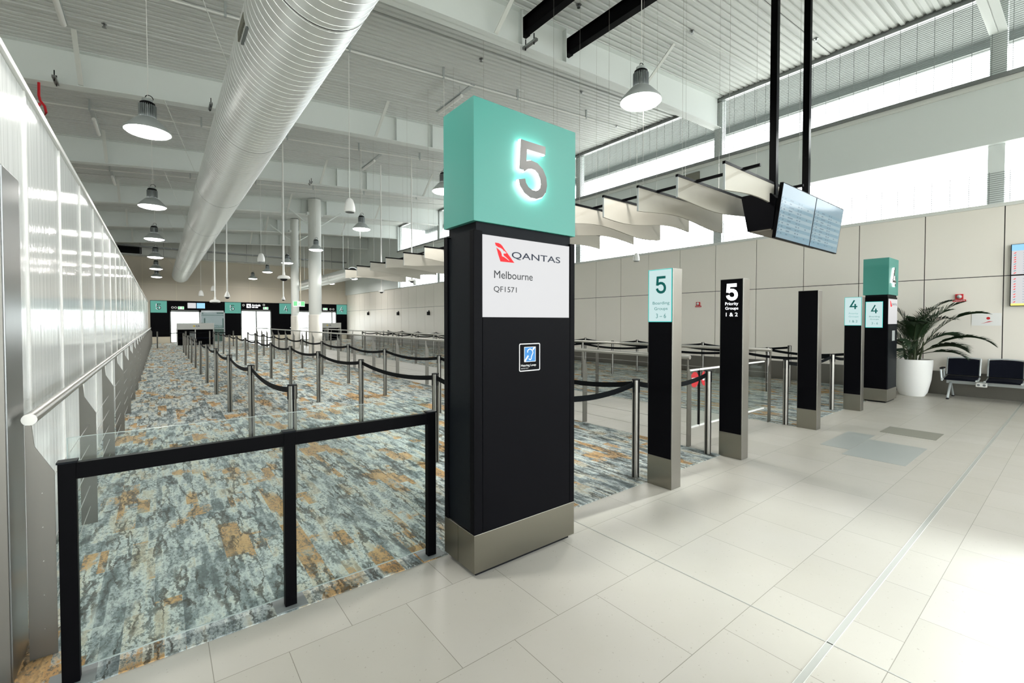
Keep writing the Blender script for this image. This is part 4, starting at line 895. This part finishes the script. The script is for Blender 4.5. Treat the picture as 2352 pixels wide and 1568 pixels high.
# far services: cable trays before the bulkhead
o = thing('cable_tray', 'long grey cable tray with hangers in front of the far white bulkhead', 'cable tray', (3, 39.6, 6.6))
part('tray', MB().box(-2.5, 12.8, 39.5, 39.9, 6.62, 6.70), 'steel_dark', o)
for xx in [-2.2 + 1.25 * k_ for k_ in range(12)]: part('hanger', MB().box(xx - 0.012, xx + 0.012, 39.49, 39.51, 6.05, roofz(xx)), 'steel_dark', o)
part('lower_rail', MB().box(-2.5, 6.2, 39.49, 39.51, 6.05, 6.08), 'steel_dark', o)
o = part('louvre_vent', MB().box(-2.6, -0.9, YF - 0.94, YF - 0.90, 6.25, 6.80).box(-2.6, -0.9, YF - 0.96, YF - 0.92, 6.5, 6.54), 'rubber'); tag(o, 'black louvre opening in the far bulkhead above the glossy wall', 'vent')
o = part('vent_grille', MB().box(XW - 0.16, XW - 0.12, 7.5, 8.05, 5.92, 6.24), 'grille_dark'); tag(o, 'dark square air grille on the grey bulkhead behind the wavy baffles', 'vent')
for y, z, lb in ((25.6, 1.98, 'nearest of three on the far panelled wall'), (30.2, 2.02, 'middle of three on the far panelled wall'), (36.0, 2.10, 'furthest of three on the far panelled wall')):
    o = thing('wall_speaker', 'tiny dark wall fitting, ' + lb, 'wall fitting', (XW, y, z), 'dark fittings on the panelled wall')
    part('body', MB().box(XW - 0.10, XW, y - 0.12, y + 0.12, z, z + 0.22), 'rubber', o); part('bracket', MB().box(XW - 0.03, XW, y - 0.05, y + 0.05, z + 0.22, z + 0.3), 'rubber', o)
# things on the right wall
def strobe(y, z, lb, s=1.0):
    o = thing('alarm_beacon', lb, 'alarm', (XW, y, z), 'red evacuation beacons on the panelled wall')
    part('dome', MB().add([(XW - 0.09 * math.sin(a * R(18)) * 1, y + 0.05 * math.cos(b_ * R(36)) * math.cos(a * R(18)), z + 0.105 + 0.05 * math.sin(b_ * R(36)) * math.cos(a * R(18))) for a in range(6) for b_ in range(10)], [(a * 10 + b_, a * 10 + (b_ + 1) % 10, (a + 1) * 10 + (b_ + 1) % 10, (a + 1) * 10 + b_) for a in range(5) for b_ in range(10)]), 'silver_plastic', o, smooth=True)
    part('mount', ring(0, 0, 0, 0.05, 0.06, 0.005, 16) if False else MB().box(XW - 0.04, XW, y - 0.06, y + 0.06, z + 0.05, z + 0.16), 'red', o)
    sg = part('sign_plate', MB().box(XW - 0.012, XW, y - 0.10, y + 0.10, z, z + 0.045), 'red', o)
    text('lettering', 'EVACUATE', (XW - 0.012, y + 0.085, z + 0.012), LEFT, 0.17, 0.022, 'letter_white', sg, 0.001, 0.02)
strobe(1.69, 2.0, 'red evacuate plate with clear beacon on the wall right of the palm'); strobe(7.58, 2.03, 'small red evacuate plate on the wall between the first two pylons')
o = thing('wall_notice', 'wide pale notice with red dot on the wall left of the tall screens', 'notice', (XW, 1.28, 1.6))
part('sheet', MB().box(XW - 0.008, XW, 1.075, 1.50, 1.495, 1.752), 'white_flat', o)
part('red_dot', MB().prism([(0.028 * math.cos(a * R(24)) - 1.26, 0.028 * math.sin(a * R(24)) + 1.645) for a in range(15)], (XW - 0.008, 0, 0), *LEFT, 0, 0.001), 'red', o)
part('printed_mark', MB().prism([(-1.37, 1.53), (-1.24, 1.57), (-1.19, 1.585), (-1.25, 1.585), (-1.30, 1.56)], (XW - 0.008, 0, 0), *LEFT, 0, 0.001), 'red', o)
def wallscreen(z0, z1, lb, top):
    o = thing('wall_display', lb, 'flight display', (XW, 0.4, z0), 'bright flight screens on the right wall')
    c = part('case', MB().box(XW - 0.07, XW, -0.12, 0.965, z0, z1), 'black_frame', o)
    part('display_panel', MB().box(XW - 0.072, XW - 0.07, -0.10, 0.953, z0 + 0.01, z1 - 0.008), 'screen_white', c)
    if top: part('header_bar', MB().box(XW - 0.0735, XW - 0.072, -0.10, 0.953, z1 - 0.13, z1 - 0.008), 'screen_head', c)
    else: part('footer_bar', MB().box(XW - 0.0735, XW - 0.072, -0.10, 0.953, z0 + 0.01, z0 + 0.05), 'screen_yellow', c)
    rr = MB(); gg = MB(); n_ = 10
    for i in range(n_):
        zz = z0 + (0.07 if not top else 0.03) + i * (z1 - z0 - (0.1 if not top else 0.17)) / n_
        (rr if i not in (1, 4, 8) else gg).prism([(-0.93, zz), (-0.905, zz), (-0.885, zz + 0.022), (-0.90, zz + 0.022)], (XW - 0.072, 0, 0), *LEFT, 0, 0.002)
        gg.box(XW - 0.0735, XW - 0.072, 0.55, 0.80, zz + 0.004, zz + 0.010)
    part('airline_mark', rr, 'logo_red', c); part('table_entry', gg, 'screen_blue', c)
wallscreen(2.497, 3.105, 'upper bright flight screen at the right picture edge with blue header', True); wallscreen(1.885, 2.49, 'lower bright flight screen at the right picture edge with yellow footer', False)

# ================================================================== POTTED PALM
PX, PY = 12.72, 2.30
o = thing('potted_palm', 'leafy green palm in a tall white tapered pot beside the gate 4 sign', 'potted plant', (PX, PY, 0))
part('pot', MB().lathe([(0, 0), (0.20, 0), (0.245, 0.08), (0.30, 0.35), (0.325, 0.70), (0.325, 0.775), (0.29, 0.775), (0.285, 0.70)], (PX, PY, 0), 40), 'pot_white', o, smooth=True)
part('soil', MB().lathe([(0, 0.755), (0.15, 0.75), (0.29, 0.74)], (PX, PY, 0), 24), 'soil', o)
random.seed(11)
for i in range(7):
    a = i * 0.9; r = 0.05 + 0.03 * (i % 3)
    part('stem', MB().tube([(PX + r * math.cos(a), PY + r * math.sin(a), 0.74), (PX + 1.6 * r * math.cos(a), PY + 1.6 * r * math.sin(a), 1.15)], [0.022, 0.014], 7), 'stem_green', o)
FR = [(-1.70, 1.22, 1.25), (-1.35, 1.0, 1.30), (-2.15, 1.15, 1.05), (-1.05, 1.25, 1.0), (-2.6, 1.05, 0.9), (-1.55, 0.62, 1.15), (-1.9, 0.45, 0.8), (-1.2, 0.40, 0.75),
      (2.9, 1.25, 0.85), (3.4, 1.05, 0.8), (2.2, 1.3, 0.9), (1.5, 1.25, 0.95), (1.2, 0.9, 0.8), (2.6, 0.6, 0.7), (-3.0, 0.55, 0.75), (0.4, 1.42, 0.8), (-0.5, 1.4, 0.9), (-2.3, 1.42, 1.1), (1.9, 1.45, 1.05), (-1.45, 1.42, 1.15), (-2.9, 1.38, 0.95), (-1.6, 0.2, 0.7), (3.1, 0.25, 0.6), (-0.9, 0.8, 0.8)]
for i, (az, up, ln) in enumerate(FR):
    pts = []; n_ = 18; el = up + 0.12; p = Vector((PX + 0.06 * math.cos(az), PY + 0.06 * math.sin(az), 0.85 + 0.02 * (i % 5))); step = ln * 1.12 / n_
    hd_ = Vector((math.cos(az), math.sin(az), 0))
    for k_ in range(n_ + 1):
        q = p.copy(); q.x = min(max(q.x, 11.9), XW - 0.06); pts.append(q); p = p + (hd_ * math.cos(el) + UZ * math.sin(el)) * step; el -= (1.5 + 0.35 * (i % 3)) / n_ * (0.15 + 1.5 * (k_ / n_) ** 1.3)
    fr = part('frond', MB().tube(pts, [0.009 - 0.007 * k_ / n_ for k_ in range(n_ + 1)], 5), 'stem_green', o)
    lf = MB(); side = hd_.cross(UZ).normalized(); nl = 34
    for k_ in range(nl):
        t = 0.30 + 0.70 * k_ / (nl - 1); idx = min(int(t * n_), n_ - 1); f_ = t * n_ - idx; b0 = pts[idx].lerp(pts[idx + 1], f_); dr = (pts[idx + 1] - pts[idx]).normalized()
        ll = 0.34 * (math.sin(math.pi * min(1, 0.25 + 0.70 * (t - 0.3) / 0.7)) ** 0.8) * (0.85 + 0.3 * random.random()) * (0.8 + 0.2 * ln)
        up_ = side.cross(dr).normalized()
        if up_.z < 0: up_ = -up_
        for s_ in (-1, 1):
            d_ = (side * s_ * 0.62 + dr * 0.85 + up_ * (0.30 - 0.15 * random.random())).normalized()
            wv = dr.cross(d_).cross(d_).normalized() * 0.0075
            mid = b0 + d_ * ll * 0.5; tip = b0 + d_ * ll - UZ * (0.22 * ll)
            for q in (mid, tip): q.x = min(max(q.x, 11.85), XW - 0.045)
            lf.add([b0 - wv * 0.5, mid - wv, tip, mid + wv, b0 + wv * 0.5], [(0, 1, 2, 3, 4)])
    part('leaflets', lf, 'leaf', fr)

# ================================================================== BEAM SEATING
YSs = [1.58, 0.98, 0.38, -0.22]
o = thing('beam_seating', 'row of dark padded seats on a steel beam along the panelled wall', 'bench', (12.95, 0.7, 0))
part('beam', MB().box(12.93, 12.99, -0.6, 1.80, 0.30, 0.37), 'silver_plastic', o)
for i, yc in enumerate(YSs):
    w2 = 0.225
    n_ = 6; bk = MB(); th = []
    for q in range(n_ + 1):
        t = q / n_ * 2 - 1; th.append((yc + w2 * t, 0.015 * (1 - t * t)))
    for (ya_, da), (yb_, db) in zip(th[:-1], th[1:]):
        bk.hexa([(13.10 + da, ya_, 0.47), (13.10 + db, yb_, 0.47), (13.20 + db, yb_, 0.795 + db), (13.20 + da, ya_, 0.795 + da)], [(13.14 + da, ya_, 0.46), (13.14 + db, yb_, 0.46), (13.24 + db, yb_, 0.79 + db), (13.24 + da, ya_, 0.79 + da)])
    part('backrest', bk, 'navy_fabric', o)
    st_ = MB()
    for q in range(n_):
        (ya_, da), (yb_, db) = th[q], th[q + 1]
        st_.hexa([(12.70, ya_, 0.385), (12.70, yb_, 0.385), (12.69, yb_, 0.41 + db * 1.4), (12.69, ya_, 0.41 + da * 1.4)], [(13.12, ya_, 0.40), (13.12, yb_, 0.40), (13.12, yb_, 0.45), (13.12, ya_, 0.45)])
    part('seat_pad', st_, 'navy_fabric', o)
    for s_ in (-1, 1):
        ye = yc + s_ * (w2 + 0.018)
        part('seat_frame', MB().tube([(12.68, ye, 0.40), (12.90, ye, 0.385), (13.10, ye, 0.42), (13.13, ye, 0.47), (13.24, ye, 0.81)], 0.017, 8), 'silver_plastic', o, smooth=True)
    part('frame_top', MB().tube([(13.24, yc - w2 - 0.018, 0.81), (13.255, yc, 0.825), (13.24, yc + w2 + 0.018, 0.81)], 0.013, 7), 'silver_plastic', o, smooth=True)
for yy in (1.86,):
    part('armrest', MB().tube([(12.72, yy - 0.02, 0.36), (12.74, yy, 0.58), (12.78, yy, 0.60), (13.05, yy, 0.60), (13.10, yy, 0.36)], 0.016, 8), 'silver_plastic', o, smooth=True)
    part('armrest_pad', MB().box(12.76, 13.05, yy - 0.025, yy + 0.025, 0.60, 0.625), 'rubber', o)
for yy in (1.74, -0.45):
    lg = part('leg', MB().tube([(12.64, yy, 0.02), (12.72, yy, 0.10), (12.94, yy, 0.32)], 0.02, 8).tube([(13.25, yy, 0.02), (13.18, yy, 0.10), (12.97, yy, 0.32)], 0.02, 8), 'silver_plastic', o, smooth=True)
    part('foot', MB().box(12.60, 12.68, yy - 0.02, yy + 0.02, 0.0, 0.02).box(13.22, 13.29, yy - 0.02, yy + 0.02, 0.0, 0.02), 'rubber', lg)
pw = part('power_socket', MB().box(12.80, 12.86, 1.20, 1.36, 0.275, 0.36), 'plastic_white', o, bevel=0.012)
part('outlet', MB().prism([(0.022 * math.cos(a * R(30)) - 1.32, 0.022 * math.sin(a * R(30)) + 0.317) for a in range(12)], (12.80, 0, 0), *LEFT, 0, 0.002).prism([(0.022 * math.cos(a * R(30)) - 1.24, 0.022 * math.sin(a * R(30)) + 0.317) for a in range(12)], (12.80, 0, 0), *LEFT, 0, 0.002), 'grey_plastic', pw)
part('socket_arm', MB().box(12.86, 12.93, 1.26, 1.30, 0.31, 0.35), 'grey_plastic', pw)
